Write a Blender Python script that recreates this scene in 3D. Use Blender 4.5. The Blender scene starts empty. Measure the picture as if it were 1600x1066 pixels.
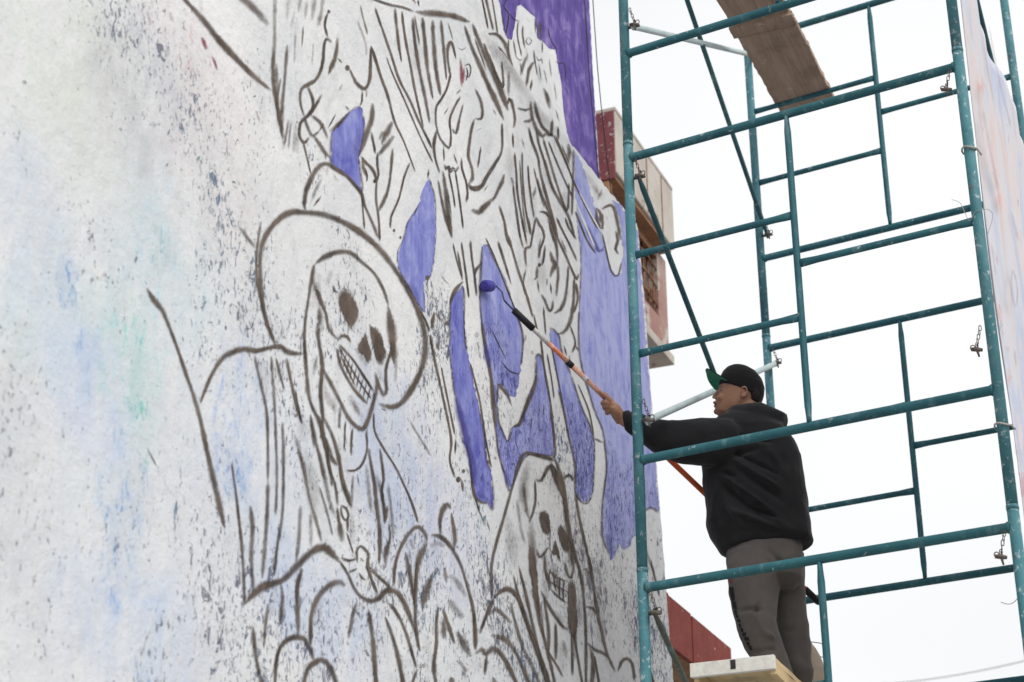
import bpy, bmesh, math, random
from mathutils import Vector, Matrix, noise, geometry
random.seed(7)
scene = bpy.context.scene
COL = scene.collection
# ------------------------------------------------------------------ camera
# x = away from the mural wall, y = along the wall (away from the viewer), z = up
CAM = Vector((2.3583, -6.9632, 1.75))
CR = Vector((0.92116, 0.38916, -0.00346)).normalized()
CF = Vector((-0.35262, 0.83837, 0.41568)).normalized()
CU = CR.cross(CF).normalized()
FPX = 2937.9
cd = bpy.data.cameras.new('camera')
cam = bpy.data.objects.new('camera', cd)
COL.objects.link(cam)
cam.matrix_world = Matrix(((CR.x, CU.x, -CF.x, CAM.x), (CR.y, CU.y, -CF.y, CAM.y), (CR.z, CU.z, -CF.z, CAM.z), (0, 0, 0, 1)))
cd.sensor_width = 36.0
cd.lens = 36.0 * FPX / 1600.0
cd.clip_start = 0.1
cd.clip_end = 3000
cd.dof.use_dof = True
cd.dof.focus_distance = 8.05
cd.dof.aperture_fstop = 3.4
scene.camera = cam
# ------------------------------------------------------------------ world and sun (overcast)
world = bpy.data.worlds.new('World')
scene.world = world
world.use_nodes = True
wn = world.node_tree.nodes
wl = world.node_tree.links
wn.clear()
wo = wn.new('ShaderNodeOutputWorld')
bg = wn.new('ShaderNodeBackground')
sky = wn.new('ShaderNodeTexSky')
sky.sky_type = 'NISHITA'
sky.sun_disc = False
sky.sun_elevation = math.radians(41)
sky.sun_rotation = math.radians(119)
sky.dust_density = 6
hsv = wn.new('ShaderNodeHueSaturation')
hsv.inputs['Saturation'].default_value = 0.12
wl.new(sky.outputs[0], hsv.inputs['Color'])
tc = wn.new('ShaderNodeTexCoord')
nz = wn.new('ShaderNodeTexNoise')
nz.inputs['Scale'].default_value = 1.6
nz.inputs['Detail'].default_value = 4
wl.new(tc.outputs['Generated'], nz.inputs['Vector'])
rmp = wn.new('ShaderNodeValToRGB')
rmp.color_ramp.elements[0].position = 0.3
rmp.color_ramp.elements[0].color = (8.3, 8.45, 8.7, 1)
rmp.color_ramp.elements[1].position = 0.7
rmp.color_ramp.elements[1].color = (10.3, 10.4, 10.5, 1)
wl.new(nz.outputs['Fac'], rmp.inputs[0])
mx = wn.new('ShaderNodeMix')
mx.data_type = 'RGBA'
mx.inputs[0].default_value = 0.8
wl.new(hsv.outputs[0], mx.inputs[6])
wl.new(rmp.outputs[0], mx.inputs[7])
wl.new(mx.outputs[2], bg.inputs['Color'])
bg.inputs['Strength'].default_value = 0.057
wl.new(bg.outputs[0], wo.inputs[0])
sd = bpy.data.lights.new('sun', 'SUN')
sd.energy = 1.0
sd.angle = math.radians(50)
sd.color = (1.0, 0.97, 0.93)
sun = bpy.data.objects.new('sun', sd)
COL.objects.link(sun)
sun_dir = Vector((0.80, -0.45, 0.80)).normalized()      # towards the sun
sun.rotation_euler = sun_dir.to_track_quat('Z', 'Y').to_euler()
sun.location = (4, -6, 14)
scene.view_settings.view_transform = 'Standard'
scene.view_settings.look = 'None'
scene.view_settings.gamma = 1.0
scene.view_settings.use_curve_mapping = False
scene.view_settings.exposure = 1.04
scene.cycles.transparent_max_bounces = 24
# ------------------------------------------------------------------ helpers
def ray(px, py):
    return CF + CR * ((px - 800) / FPX) - CU * ((py - 533) / FPX)
def on_x(px, py, x):
    d = ray(px, py)
    return CAM + d * ((x - CAM.x) / d.x)
def on_y(px, py, y):
    d = ray(px, py)
    return CAM + d * ((y - CAM.y) / d.y)
def tag(o, label=None, cat=None, group=None, kind=None):
    if label: o['label'] = label
    if cat: o['category'] = cat
    if group: o['group'] = group
    if kind: o['kind'] = kind
    return o
def empty(name, loc=(0, 0, 0)):
    o = bpy.data.objects.new(name, None)
    COL.objects.link(o)
    o.location = loc
    o.empty_display_size = 0.1
    return o
def mesh_obj(name, verts, faces, mat, parent=None, smooth=False):
    me = bpy.data.meshes.new(name)
    me.from_pydata([tuple(v) for v in verts], [], faces)
    me.update()
    o = bpy.data.objects.new(name, me)
    COL.objects.link(o)
    if mat: me.materials.append(mat)
    if smooth: me.polygons.foreach_set('use_smooth', [True] * len(me.polygons))
    if parent:
        o.parent = parent
        o.matrix_parent_inverse = Matrix.Translation(-parent.location)
    return o
def bm_obj(name, bm, mat, parent=None, smooth=False):
    me = bpy.data.meshes.new(name)
    bm.normal_update()
    bm.to_mesh(me)
    bm.free()
    o = bpy.data.objects.new(name, me)
    COL.objects.link(o)
    if mat: me.materials.append(mat)
    if smooth: me.polygons.foreach_set('use_smooth', [True] * len(me.polygons))
    if parent:
        o.parent = parent
        o.matrix_parent_inverse = Matrix.Translation(-parent.location)
    return o
def box_geo(x0, x1, y0, y1, z0, z1):
    v = [(x0, y0, z0), (x1, y0, z0), (x1, y1, z0), (x0, y1, z0), (x0, y0, z1), (x1, y0, z1), (x1, y1, z1), (x0, y1, z1)]
    f = [(0, 3, 2, 1), (4, 5, 6, 7), (0, 1, 5, 4), (1, 2, 6, 5), (2, 3, 7, 6), (3, 0, 4, 7)]
    return v, f
def box(name, x0, x1, y0, y1, z0, z1, mat, parent=None, bevel=0.0):
    bm = bmesh.new()
    v, f = box_geo(x0, x1, y0, y1, z0, z1)
    vs = [bm.verts.new(p) for p in v]
    for q in f: bm.faces.new([vs[i] for i in q])
    if bevel:
        bmesh.ops.bevel(bm, geom=bm.edges[:], offset=bevel, segments=2, affect='EDGES', profile=0.6)
    return bm_obj(name, bm, mat, parent)
def frame_of(d):
    d = d.normalized()
    u = d.cross(Vector((0, 0, 1)))
    if u.length < 1e-3: u = Vector((1, 0, 0))
    u.normalize()
    return u, d.cross(u).normalized()
def tube_geo(pts, radii, segs=14, crimp=0):
    """closed tube through pts; crimp flattens both ends like a pressed scaffold rung"""
    V = []; F = []
    n = len(pts)
    for i, p in enumerate(pts):
        d = (pts[min(i + 1, n - 1)] - pts[max(i - 1, 0)])
        u, w = frame_of(d)
        r = radii[i] if isinstance(radii, (list, tuple)) else radii
        ru = rw = r
        if crimp and (i == 0 or i == n - 1): ru, rw = r * 0.62, r * 1.32
        elif crimp and (i == 1 or i == n - 2): ru, rw = r * 0.75, r * 1.2
        for k in range(segs):
            a = 2 * math.pi * k / segs
            V.append(p + u * (ru * math.cos(a)) + w * (rw * math.sin(a)))
    for i in range(n - 1):
        for k in range(segs):
            k2 = (k + 1) % segs
            F.append((i * segs + k, i * segs + k2, (i + 1) * segs + k2, (i + 1) * segs + k))
    F.append(tuple(range(segs - 1, -1, -1)))
    F.append(tuple((n - 1) * segs + k for k in range(segs)))
    return V, F
def tube(name, pts, radii, mat, parent=None, segs=14, crimp=0):
    pts = [Vector(p) for p in pts]
    if len(pts) == 2 and crimp:
        d = pts[1] - pts[0]; L = d.length
        pts = [pts[0], pts[0] + d * (0.035 / L), pts[0] + d * (0.075 / L), pts[1] - d * (0.075 / L), pts[1] - d * (0.035 / L), pts[1]]
    V, F = tube_geo(pts, radii, segs, crimp)
    o = mesh_obj(name, V, F, mat, parent, smooth=False)
    o.data.polygons.foreach_set('use_smooth', [len(p.vertices) == 4 for p in o.data.polygons])
    return o
def catmull(P, step):
    """smooth a polyline; P list of tuples of any length, first two are x, y"""
    if len(P) == 2:
        L = math.dist(P[0][:2], P[1][:2]); k = max(2, int(L / step))
        return [tuple(a + (b - a) * i / k for a, b in zip(P[0], P[1])) for i in range(k + 1)]
    out = []
    n = len(P)
    for i in range(n - 1):
        p0 = P[max(i - 1, 0)]; p1 = P[i]; p2 = P[i + 1]; p3 = P[min(i + 2, n - 1)]
        L = math.dist(p1[:2], p2[:2]); k = max(2, int(L / step))
        for j in range(k):
            t = j / k
            out.append(tuple(0.5 * (2 * b + (c - a) * t + (2 * a - 5 * b + 4 * c - d) * t * t + (3 * b - a - 3 * c + d) * t ** 3) for a, b, c, d in zip(p0, p1, p2, p3)))
    out.append(tuple(P[-1]))
    return out
# ------------------------------------------------------------------ material helpers
def lin(r, g, b):
    f = lambda c: (c / 255 / 12.92) if c / 255 <= 0.04045 else ((c / 255 + 0.055) / 1.055) ** 2.4
    return (f(r), f(g), f(b), 1)
class NT:
    def __init__(self, name):
        self.m = bpy.data.materials.new(name)
        self.m.use_nodes = True
        self.t = self.m.node_tree
        self.t.nodes.clear()
        self.out = self.t.nodes.new('ShaderNodeOutputMaterial')
        self.b = self.t.nodes.new('ShaderNodeBsdfPrincipled')
        self.t.links.new(self.b.outputs[0], self.out.inputs[0])
    def n(self, typ, **kw):
        nd = self.t.nodes.new(typ)
        for k, v in kw.items():
            setattr(nd, k, v)
        return nd
    def l(self, a, b):
        self.t.links.new(a, b)
    def put(self, sock, v):
        if hasattr(v, 'is_output'): self.l(v, sock)
        else: sock.default_value = v
    def coord(self, which='Object', scale=(1, 1, 1), rot=(0, 0, 0)):
        tc = self.n('ShaderNodeTexCoord')
        mp = self.n('ShaderNodeMapping')
        mp.inputs['Scale'].default_value = scale
        mp.inputs['Rotation'].default_value = rot
        self.l(tc.outputs[which], mp.inputs[0])
        return mp.outputs[0]
    def noise(self, vec, scale, detail=4, rough=0.55, dist=0.0):
        nd = self.n('ShaderNodeTexNoise')
        nd.inputs['Scale'].default_value = scale
        nd.inputs['Detail'].default_value = detail
        nd.inputs['Roughness'].default_value = rough
        nd.inputs['Distortion'].default_value = dist
        if vec is not None: self.l(vec, nd.inputs['Vector'])
        return nd.outputs['Fac']
    def ramp(self, fac, stops, interp='LINEAR'):
        nd = self.n('ShaderNodeValToRGB')
        cr = nd.color_ramp
        cr.interpolation = interp
        while len(cr.elements) < len(stops): cr.elements.new(0.5)
        for e, (p, c) in zip(cr.elements, stops):
            e.position = p
            e.color = c if isinstance(c, (tuple, list)) else (c, c, c, 1)
        self.put(nd.inputs[0], fac)
        return nd.outputs[0]
    def mix(self, fac, a, b, blend='MIX'):
        nd = self.n('ShaderNodeMix', data_type='RGBA', blend_type=blend)
        self.put(nd.inputs[0], fac); self.put(nd.inputs[6], a); self.put(nd.inputs[7], b)
        return nd.outputs[2]
    def math(self, op, a, b=0.0, c=0.0, clamp=False):
        nd = self.n('ShaderNodeMath', operation=op, use_clamp=clamp)
        self.put(nd.inputs[0], a); self.put(nd.inputs[1], b); self.put(nd.inputs[2], c)
        return nd.outputs[0]
    def step(self, v, lo, hi):
        nd = self.n('ShaderNodeMapRange', interpolation_type='SMOOTHSTEP')
        self.put(nd.inputs[0], v)
        nd.inputs[1].default_value = lo; nd.inputs[2].default_value = hi
        return nd.outputs[0]
    def bump(self, h, strength=0.3, dist=0.01):
        nd = self.n('ShaderNodeBump')
        nd.inputs['Strength'].default_value = strength
        nd.inputs['Distance'].default_value = dist
        self.l(h, nd.inputs['Height'])
        self.l(nd.outputs[0], self.b.inputs['Normal'])
    def finish(self, color, rough=0.7, spec=0.3):
        self.put(self.b.inputs['Base Color'], color)
        self.put(self.b.inputs['Roughness'], rough)
        self.b.inputs['Specular IOR Level'].default_value = spec
        return self.m
# ------------------------------------------------------------------ materials: walls and paint
WX = -0.60          # face of the lower mural wall
UX = -0.86          # face of the set-back upper wall
def washes(N, base, plane):
    """stained washes of old paint, given by where they lie on the wall"""
    tc = N.n('ShaderNodeTexCoord')
    sep = N.n('ShaderNodeSeparateXYZ')
    nzv = N.n('ShaderNodeTexNoise')
    nzv.inputs['Scale'].default_value = 5.5
    nzv.inputs['Detail'].default_value = 8
    nzv.inputs['Roughness'].default_value = 0.7
    N.l(tc.outputs['Object'], nzv.inputs['Vector'])
    va = N.n('ShaderNodeVectorMath', operation='MULTIPLY_ADD')
    N.l(nzv.outputs['Color'], va.inputs[0])
    va.inputs[1].default_value = (0.34, 0.34, 0.5)
    N.l(tc.outputs['Object'], va.inputs[2])
    va2 = N.n('ShaderNodeVectorMath', operation='SUBTRACT')
    N.l(va.outputs[0], va2.inputs[0])
    va2.inputs[1].default_value = (0.17, 0.17, 0.25)
    N.l(va2.outputs[0], sep.inputs[0])
    streak = N.step(N.noise(N.coord('Object', (7, 7, 2.6), (0.35, 0, 0)), 1.3, 7, 0.68, 0.4), 0.38, 0.62)
    dab = N.noise(N.coord('Object', (1, 1, 0.5), (0.35, 0, 0)), 13, 7, 0.74, 0.7)
    dab2 = N.step(dab, 0.56, 0.66)
    fleck = N.step(N.noise(N.coord('Object', (1, 1, 0.5), (0.35, 0, 0)), 24, 8, 0.78, 0.6), 0.53, 0.62)
    col = base
    for cx, cy, rx, ry, c, s in plane:
        p = on_x(cx, cy, WX); py = on_x(cx + rx, cy, WX); pz = on_x(cx, cy + ry, WX)
        ry_m = max(0.03, (py - p).length); rz_m = max(0.03, abs(pz.z - p.z))
        dy = N.math('DIVIDE', N.math('SUBTRACT', sep.outputs[1], p.y), ry_m)
        dz = N.math('DIVIDE', N.math('SUBTRACT', sep.outputs[2], p.z), rz_m)
        d = N.math('ADD', N.math('MULTIPLY', dy, dy), N.math('MULTIPLY', dz, dz))
        m = N.math('MULTIPLY', N.step(d, 2.1, 0.25), s)
        k = N.math('ADD', N.math('MULTIPLY_ADD', streak, 0.42, 0.22), N.math('MULTIPLY', dab2, 0.5))
        if rx <= 50: k = N.math('MULTIPLY_ADD', fleck, 0.75, N.math('MULTIPLY_ADD', streak, 0.14, 0.08))
        m = N.math('MULTIPLY', m, k, clamp=True)
        col = N.mix(m, col, (c[0], c[1] * 1.015, c[2] * .97, 1))
    return col, sep
WASH = [(120, 330, 190, 420, (.50, .57, .64, 1), .55), (130, 850, 190, 300, (.52, .56, .66, 1), .5), (330, 700, 120, 300, (.54, .57, .66, 1), .42), (260, 250, 120, 240, (.55, .54, .57, 1), .4), (650, 850, 260, 220, (.52, .55, .64, 1), .42),
        (110, 110, 100, 140, (.58, .59, .51, 1), .6), (225, 400, 50, 160, (.42, .56, .66, 1), .8), (205, 570, 42, 110, (.26, .56, .52, 1), .75),
        (45, 330, 60, 140, (.50, .55, .68, 1), .7), (215, 140, 60, 110, (.42, .41, .48, 1), .7), (130, 610, 60, 100, (.48, .51, .72, 1), .7),
        (195, 790, 36, 150, (.24, .38, .62, 1), .75), (215, 990, 100, 110, (.40, .49, .70, 1), .65), (375, 640, 36, 110, (.30, .40, .66, 1), .85),
        (372, 745, 26, 50, (.16, .28, .54, 1), .85), (275, 50, 50, 50, (.52, .26, .32, 1), .38), (350, 130, 50, 80, (.58, .40, .44, 1), .3), (620, 720, 60, 130, (.32, .39, .62, 1), .65),
        (500, 960, 90, 90, (.36, .44, .66, 1), .65), (690, 830, 60, 90, (.40, .43, .62, 1), .6), (20, 720, 50, 200, (.52, .53, .54, 1), .7),
        (60, 520, 90, 90, (.50, .60, .68, 1), .6), (940, 960, 60, 90, (.46, .46, .50, 1), .6), (300, 420, 50, 120, (.50, .62, .70, 1), .6),
        (420, 720, 60, 120, (.48, .54, .68, 1), .55), (330, 260, 60, 130, (.56, .50, .53, 1), .6), (460, 130, 40, 110, (.46, .48, .53, 1), .7), (600, 850, 50, 60, (.50, .54, .66, 1), .5),
        (215, 610, 16, 70, (.07, .40, .36, 1), .8), (188, 840, 14, 100, (.08, .22, .50, 1), .85), (108, 450, 14, 30, (.10, .24, .52, 1), .85), (218, 1040, 14, 50, (.06, .22, .46, 1), .9),
        (140, 560, 20, 60, (.14, .26, .56, 1), .7), (145, 470, 24, 60, (.30, .52, .60, 1), .6), (250, 400, 14, 40, (.08, .26, .30, 1), .6), (440, 900, 30, 80, (.30, .38, .62, 1), .6)]
def wall_mat(name, with_wash=True):
    N = NT(name)
    co = N.coord('Object')
    base = N.ramp(N.noise(co, 2.3, 5, 0.6), [(0.32, (.59, .60, .612, 1)), (0.66, (.705, .705, .705, 1))])
    fine = N.noise(co, 42, 4, 0.6)
    base = N.mix(N.math('MULTIPLY', N.step(fine, 0.5, 0.75), 0.22), base, (.50, .51, .53, 1))
    dirt = N.noise(N.coord('Object', (1, 1, 0.6), (0.3, 0, 0)), 7.5, 8, 0.72, 0.5)
    base = N.mix(N.math('MULTIPLY', N.step(dirt, 0.50, 0.68), 0.42), base, (.44, .45, .465, 1))
    if with_wash: base, sep = washes(N, base, WASH)
    # old paint showing in the pits and chips of the render
    tcv = N.coord('Object', (1, 1, 0.62), (0.45, 0, 0))
    big = N.noise(tcv, 21, 5, 0.72, 0.6)
    small = N.noise(N.coord('Object', (1, 1, 0.55), (0.3, 0, 0)), 62, 4, 0.7, 0.5)
    where = N.noise(co, 1.9, 3, 0.5)
    tcx = N.n('ShaderNodeTexCoord')
    sp = N.n('ShaderNodeSeparateXYZ')
    N.l(tcx.outputs['Object'], sp.inputs[0])
    # the render is rougher towards the far end and lower down
    far = N.step(N.math('ADD', sp.outputs[1], N.math('MULTIPLY', sp.outputs[2], -0.75)), -7.2, -2.2)
    clean = N.math('MULTIPLY', N.step(sp.outputs[2], 4.98, 5.34), N.step(sp.outputs[1], -2.15, -1.55))
    bias = N.math('ADD', N.math('MULTIPLY', far, 0.058), N.math('MULTIPLY', N.math('SUBTRACT', where, 0.5), 0.34))
    bias = N.math('SUBTRACT', bias, N.math('MULTIPLY', clean, 0.11))
    bias = N.math('SUBTRACT', bias, N.math('MULTIPLY', N.step(sp.outputs[1], -2.1, -2.8), 0.004))
    m1 = N.step(N.math('ADD', big, bias), 0.645, 0.70)
    m2 = N.step(N.math('ADD', small, N.math('MULTIPLY', bias, 1.15)), 0.635, 0.69)
    hue = N.noise(co, 1.35, 2, 0.5)
    tint = N.ramp(hue, [(0.28, (.16, .035, .06, 1)), (0.36, (.13, .12, .15, 1)), (0.50, (.05, .065, .13, 1)), (0.60, (.035, .085, .20, 1)), (0.70, (.05, .17, .19, 1))])
    col = N.mix(N.math('MULTIPLY', m1, 0.78), base, tint)
    col = N.mix(N.math('MULTIPLY', m2, 0.66), col, tint)
    h = N.math('ADD', N.noise(co, 15, 6, 0.65), N.math('MULTIPLY', N.math('ADD', m1, m2), -0.35))
    h = N.math('ADD', h, N.math('MULTIPLY', N.noise(co, 90, 3, 0.6), 0.25))
    N.bump(h, 0.72, 0.011)
    return N.finish(col, 0.82, 0.2)
M_WALL = wall_mat('weathered white wall paint')
def paint_alpha(N, fac):
    tr = N.n('ShaderNodeBsdfTransparent')
    ms = N.n('ShaderNodeMixShader')
    N.l(fac, ms.inputs[0]); N.l(tr.outputs[0], ms.inputs[1]); N.l(N.b.outputs[0], ms.inputs[2])
    N.l(ms.outputs[0], N.out.inputs[0])
def stroke_mat(name, c0, c1):
    N = NT(name)
    uv = N.n('ShaderNodeUVMap')
    sp = N.n('ShaderNodeSeparateXYZ')
    N.l(uv.outputs[0], sp.inputs[0])
    at = N.n('ShaderNodeAttribute', attribute_name='stroke')
    sa = N.n('ShaderNodeSeparateColor')
    N.l(at.outputs['Color'], sa.inputs[0])           # r opacity, g softness, b seed
    co = N.coord('Object')
    edge = N.noise(co, 75, 5, 0.7)
    v = N.math('ABSOLUTE', N.math('MULTIPLY_ADD', sp.outputs[1], 2.0, -1.0))
    v = N.math('ADD', v, N.math('MULTIPLY', N.math('SUBTRACT', edge, 0.5), 0.55))
    lo = N.math('SUBTRACT', 0.92, sa.outputs[1])
    mr = N.n('ShaderNodeMapRange', interpolation_type='SMOOTHSTEP')
    N.l(v, mr.inputs[0]); mr.inputs[1].default_value = 0.95; N.l(lo, mr.inputs[2])
    mr.inputs[3].default_value = 0; mr.inputs[4].default_value = 1
    # dry brush: bristles leave the pits of the render bare
    dry = N.noise(N.coord('Object'), 130, 3, 0.6)
    grain = N.noise(N.coord('Object', (1, 1, 1)), 38, 4, 0.6)
    cover = N.step(N.math('ADD', N.math('MULTIPLY', dry, 0.55), N.math('ADD', N.math('MULTIPLY', grain, 0.5), N.math('MULTIPLY', sa.outputs[0], 0.42))), 0.50, 0.80)
    a = N.math('MULTIPLY', N.math('MULTIPLY', mr.outputs[0], sa.outputs[0]), N.math('MULTIPLY_ADD', cover, 0.68, 0.32), clamp=True)
    col = N.ramp(N.noise(co, 9, 4, 0.6), [(0.35, c0), (0.65, c1)])
    N.finish(col, 0.75, 0.2)
    paint_alpha(N, a)
    return N.m
M_BROWN = stroke_mat('thinned brown sketch paint', lin(62, 53, 46), lin(108, 95, 85))
M_DEEP = stroke_mat('deep violet paint', lin(70, 66, 140), lin(86, 82, 156))
M_PALE = stroke_mat('white touch-up paint', lin(222, 222, 224), lin(205, 206, 210))
M_RED = stroke_mat('dark red paint fleck', lin(98, 26, 40), lin(150, 70, 88))
M_CRACK = stroke_mat('dark crack in the render', lin(34, 30, 34), lin(60, 52, 58))
def violet_mat(name, a, bb, c):
    N = NT(name)
    at = N.n('ShaderNodeAttribute', attribute_name='stroke')
    sa = N.n('ShaderNodeSeparateColor')
    N.l(at.outputs['Color'], sa.inputs[0])           # r tone, g pit density
    co = N.coord('Object')
    st = N.noise(N.coord('Object', (6, 6, 1.6)), 3.2, 6, 0.62, 0.3)
    mo = N.noise(co, 7, 6, 0.62, 0.8)
    f = N.math('ADD', N.math('MULTIPLY_ADD', N.math('ADD', N.math('MULTIPLY', st, 0.5), N.math('MULTIPLY', mo, 0.5)), 1.5, -0.25), N.math('SUBTRACT', sa.outputs[0], 0.5))
    col = N.ramp(f, [(0.25, a), (0.5, bb), (0.75, c)])
    big = N.noise(N.coord('Object', (1, 1, 0.5), (0.35, 0, 0)), 34, 5, 0.72, 0.7)
    sm = N.noise(N.coord('Object', (1, 1, 0.45), (0.3, 0, 0)), 85, 4, 0.7, 0.4)
    wh = N.noise(co, 3.1, 3, 0.5)
    tz = N.n('ShaderNodeTexCoord')
    sz = N.n('ShaderNodeSeparateXYZ')
    N.l(tz.outputs['Object'], sz.inputs[0])
    low = N.step(N.math('ADD', sz.outputs[2], N.math('MULTIPLY', N.math('SUBTRACT', wh, 0.5), 0.9)), 5.42, 5.08)    # rough render below, smooth above
    bias = N.math('ADD', N.math('MULTIPLY', N.math('MULTIPLY', sa.outputs[1], low), 0.23), N.math('MULTIPLY_ADD', N.math('SUBTRACT', wh, 0.5), 0.10, -0.05))
    m1 = N.step(N.math('ADD', big, bias), 0.64, 0.70)
    m2 = N.step(N.math('ADD', sm, bias), 0.635, 0.70)
    col = N.mix(N.math('MULTIPLY', m1, 0.75), col, lin(44, 40, 96))
    col = N.mix(N.math('MULTIPLY', m2, 0.6), col, lin(52, 46, 104))
    wsp = N.noise(N.coord('Object', (1, 1, 0.6)), 70, 5, 0.75, 0.6)
    m3 = N.step(N.math('ADD', wsp, bias), 0.68, 0.75)
    col = N.mix(N.math('MULTIPLY', m3, 0.6), col, lin(200, 200, 222))
    h = N.math('ADD', N.noise(co, 15, 6, 0.65), N.math('MULTIPLY', N.math('ADD', m1, m2), -0.3))
    N.bump(h, 0.5, 0.010)
    return N.finish(col, 0.75, 0.2)
M_VIOLET = violet_mat('fresh periwinkle wall paint', lin(86, 88, 166), lin(124, 129, 190), lin(160, 165, 208))
M_PURPLE = violet_mat('dark purple wall paint', lin(66, 50, 112), lin(88, 70, 142), lin(138, 122, 178))

def simple(name, c0, c1, scale=6, rough=0.8, bump=0.3, detail=5, spec=0.25, bd=0.01):
    N = NT(name)
    co = N.coord('Object')
    n1 = N.noise(co, scale, detail, 0.62)
    col = N.ramp(n1, [(0.3, c0), (0.7, c1)])
    if bump: N.bump(N.noise(co, scale * 4, 5, 0.65), bump, bd)
    return N.finish(col, rough, spec)
def worn(name, paint0, paint1, under, amount=0.5, scale=14, rough=0.7):
    """paint with chips showing what lies below"""
    N = NT(name)
    co = N.coord('Object')
    col = N.ramp(N.noise(co, scale * 0.4, 5, 0.6), [(0.3, paint0), (0.7, paint1)])
    m = N.step(N.math('ADD', N.noise(co, scale, 6, 0.72, 0.4), (amount - 0.5) * 0.3), 0.58, 0.64)
    col = N.mix(m, col, under)
    N.bump(N.math('ADD', N.noise(co, scale * 3, 5, 0.65), N.math('MULTIPLY', m, -0.4)), 0.35, 0.008)
    return N.finish(col, rough, 0.25)
# ------------------------------------------------------------------ ground
M_GROUND = simple('dusty street concrete', (.24, .235, .225, 1), (.36, .35, .335, 1), 1.3, 0.9, 0.3)
g = mesh_obj('ground', [(-900, -900, 0), (900, -900, 0), (900, 900, 0), (-900, 900, 0)], [(0, 1, 2, 3)], M_GROUND)
tag(g, kind='structure')
# ------------------------------------------------------------------ mural walls
TOPLINE = [(723, 0), (750, 38), (777, 72), (802, 105), (825, 139), (841, 164), (865, 191), (882, 213), (896, 230), (928, 269), (951, 298), (969, 319), (999, 356)]
top_pts = [on_x(x, y, WX) for x, y in TOPLINE]
edge_px = [(998, 363), (1008, 480), (1021, 660), (1036, 850), (1048, 1010), (1056, 1100)]
edge_pts = [on_x(x, y, WX) for x, y in edge_px]
slope = (top_pts[-1].z - top_pts[0].z) / (top_pts[-1].y - top_pts[0].y)
zt0 = top_pts[0].z + slope * (-9.0 - top_pts[0].y)
outline = [Vector((WX, -9.0, zt0)), Vector((WX, -4.0, zt0 + slope * 5.0))]
rr = random.Random(3)
dense = []
for p, q in zip(top_pts[:-1], top_pts[1:]):
    for k in range(7):
        r = p.lerp(q, k / 7)
        dense.append(r + Vector((0, 0, rr.uniform(-.006, .006))))
outline += dense
for p, q in zip(edge_pts[:-1], edge_pts[1:]):
    for k in range(14):
        r = p.lerp(q, k / 14)
        outline.append(r + Vector((0, rr.uniform(-.012, .003), 0)))
outline += [edge_pts[-1], Vector((WX, edge_pts[-1].y, 0.0)), Vector((WX, -9.0, 0.0))]
def slab(name, outl, thick, mat, parent=None):
    n = len(outl)
    V = [Vector(p) for p in outl] + [Vector(p) - Vector((thick, 0, 0)) for p in outl]
    F = [tuple(range(n - 1, -1, -1)), tuple(range(n, 2 * n))]
    for i in range(n):
        j = (i + 1) % n
        F.append((i, j, n + j, n + i))
    bm = bmesh.new()
    vs = [bm.verts.new(v) for v in V]
    for f in F: bm.faces.new([vs[i] for i in f])
    bmesh.ops.recalc_face_normals(bm, faces=bm.faces[:])
    bmesh.ops.triangulate(bm, faces=[f for f in bm.faces if len(f.verts) > 4])
    return bm_obj(name, bm, mat, parent)
wall = empty('mural_wall', (WX, 0, 0))
tag(wall, 'long white mural wall with brown skeleton sketches and violet patches left of the scaffold', 'wall', kind='thing')
slab('wall_face', outline, 0.30, M_WALL, wall)
up = empty('upper_wall', (UX, 0, 6.3))
tag(up, 'set-back upper wall, dark purple, rising above the top edge of the mural wall', 'wall', kind='thing')
ue = [on_x(920, -60, UX), on_x(921, 0, UX), on_x(928, 130, UX), on_x(936, 268, UX), on_x(941, 330, UX)]
uo = [Vector((UX, -7, 6.35)), Vector((UX, -7, 10.2)), Vector((UX, ue[0].y - .01, 10.2))]
for p, q in zip(ue[:-1], ue[1:]):
    for k in range(12):
        r = p.lerp(q, k / 12)
        uo.append(r + Vector((0, rr.uniform(-.004, .001), 0)))
uo += [Vector((UX, ue[-1].y, 6.35))]
slab('wall_face', uo, 0.25, M_WALL, up)
# roof ledge between the two walls, so that the step has a floor
box('ledge', UX + 0.002, WX - 0.31, -7, 1.85, 6.30, 6.36, M_WALL, up)
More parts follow.
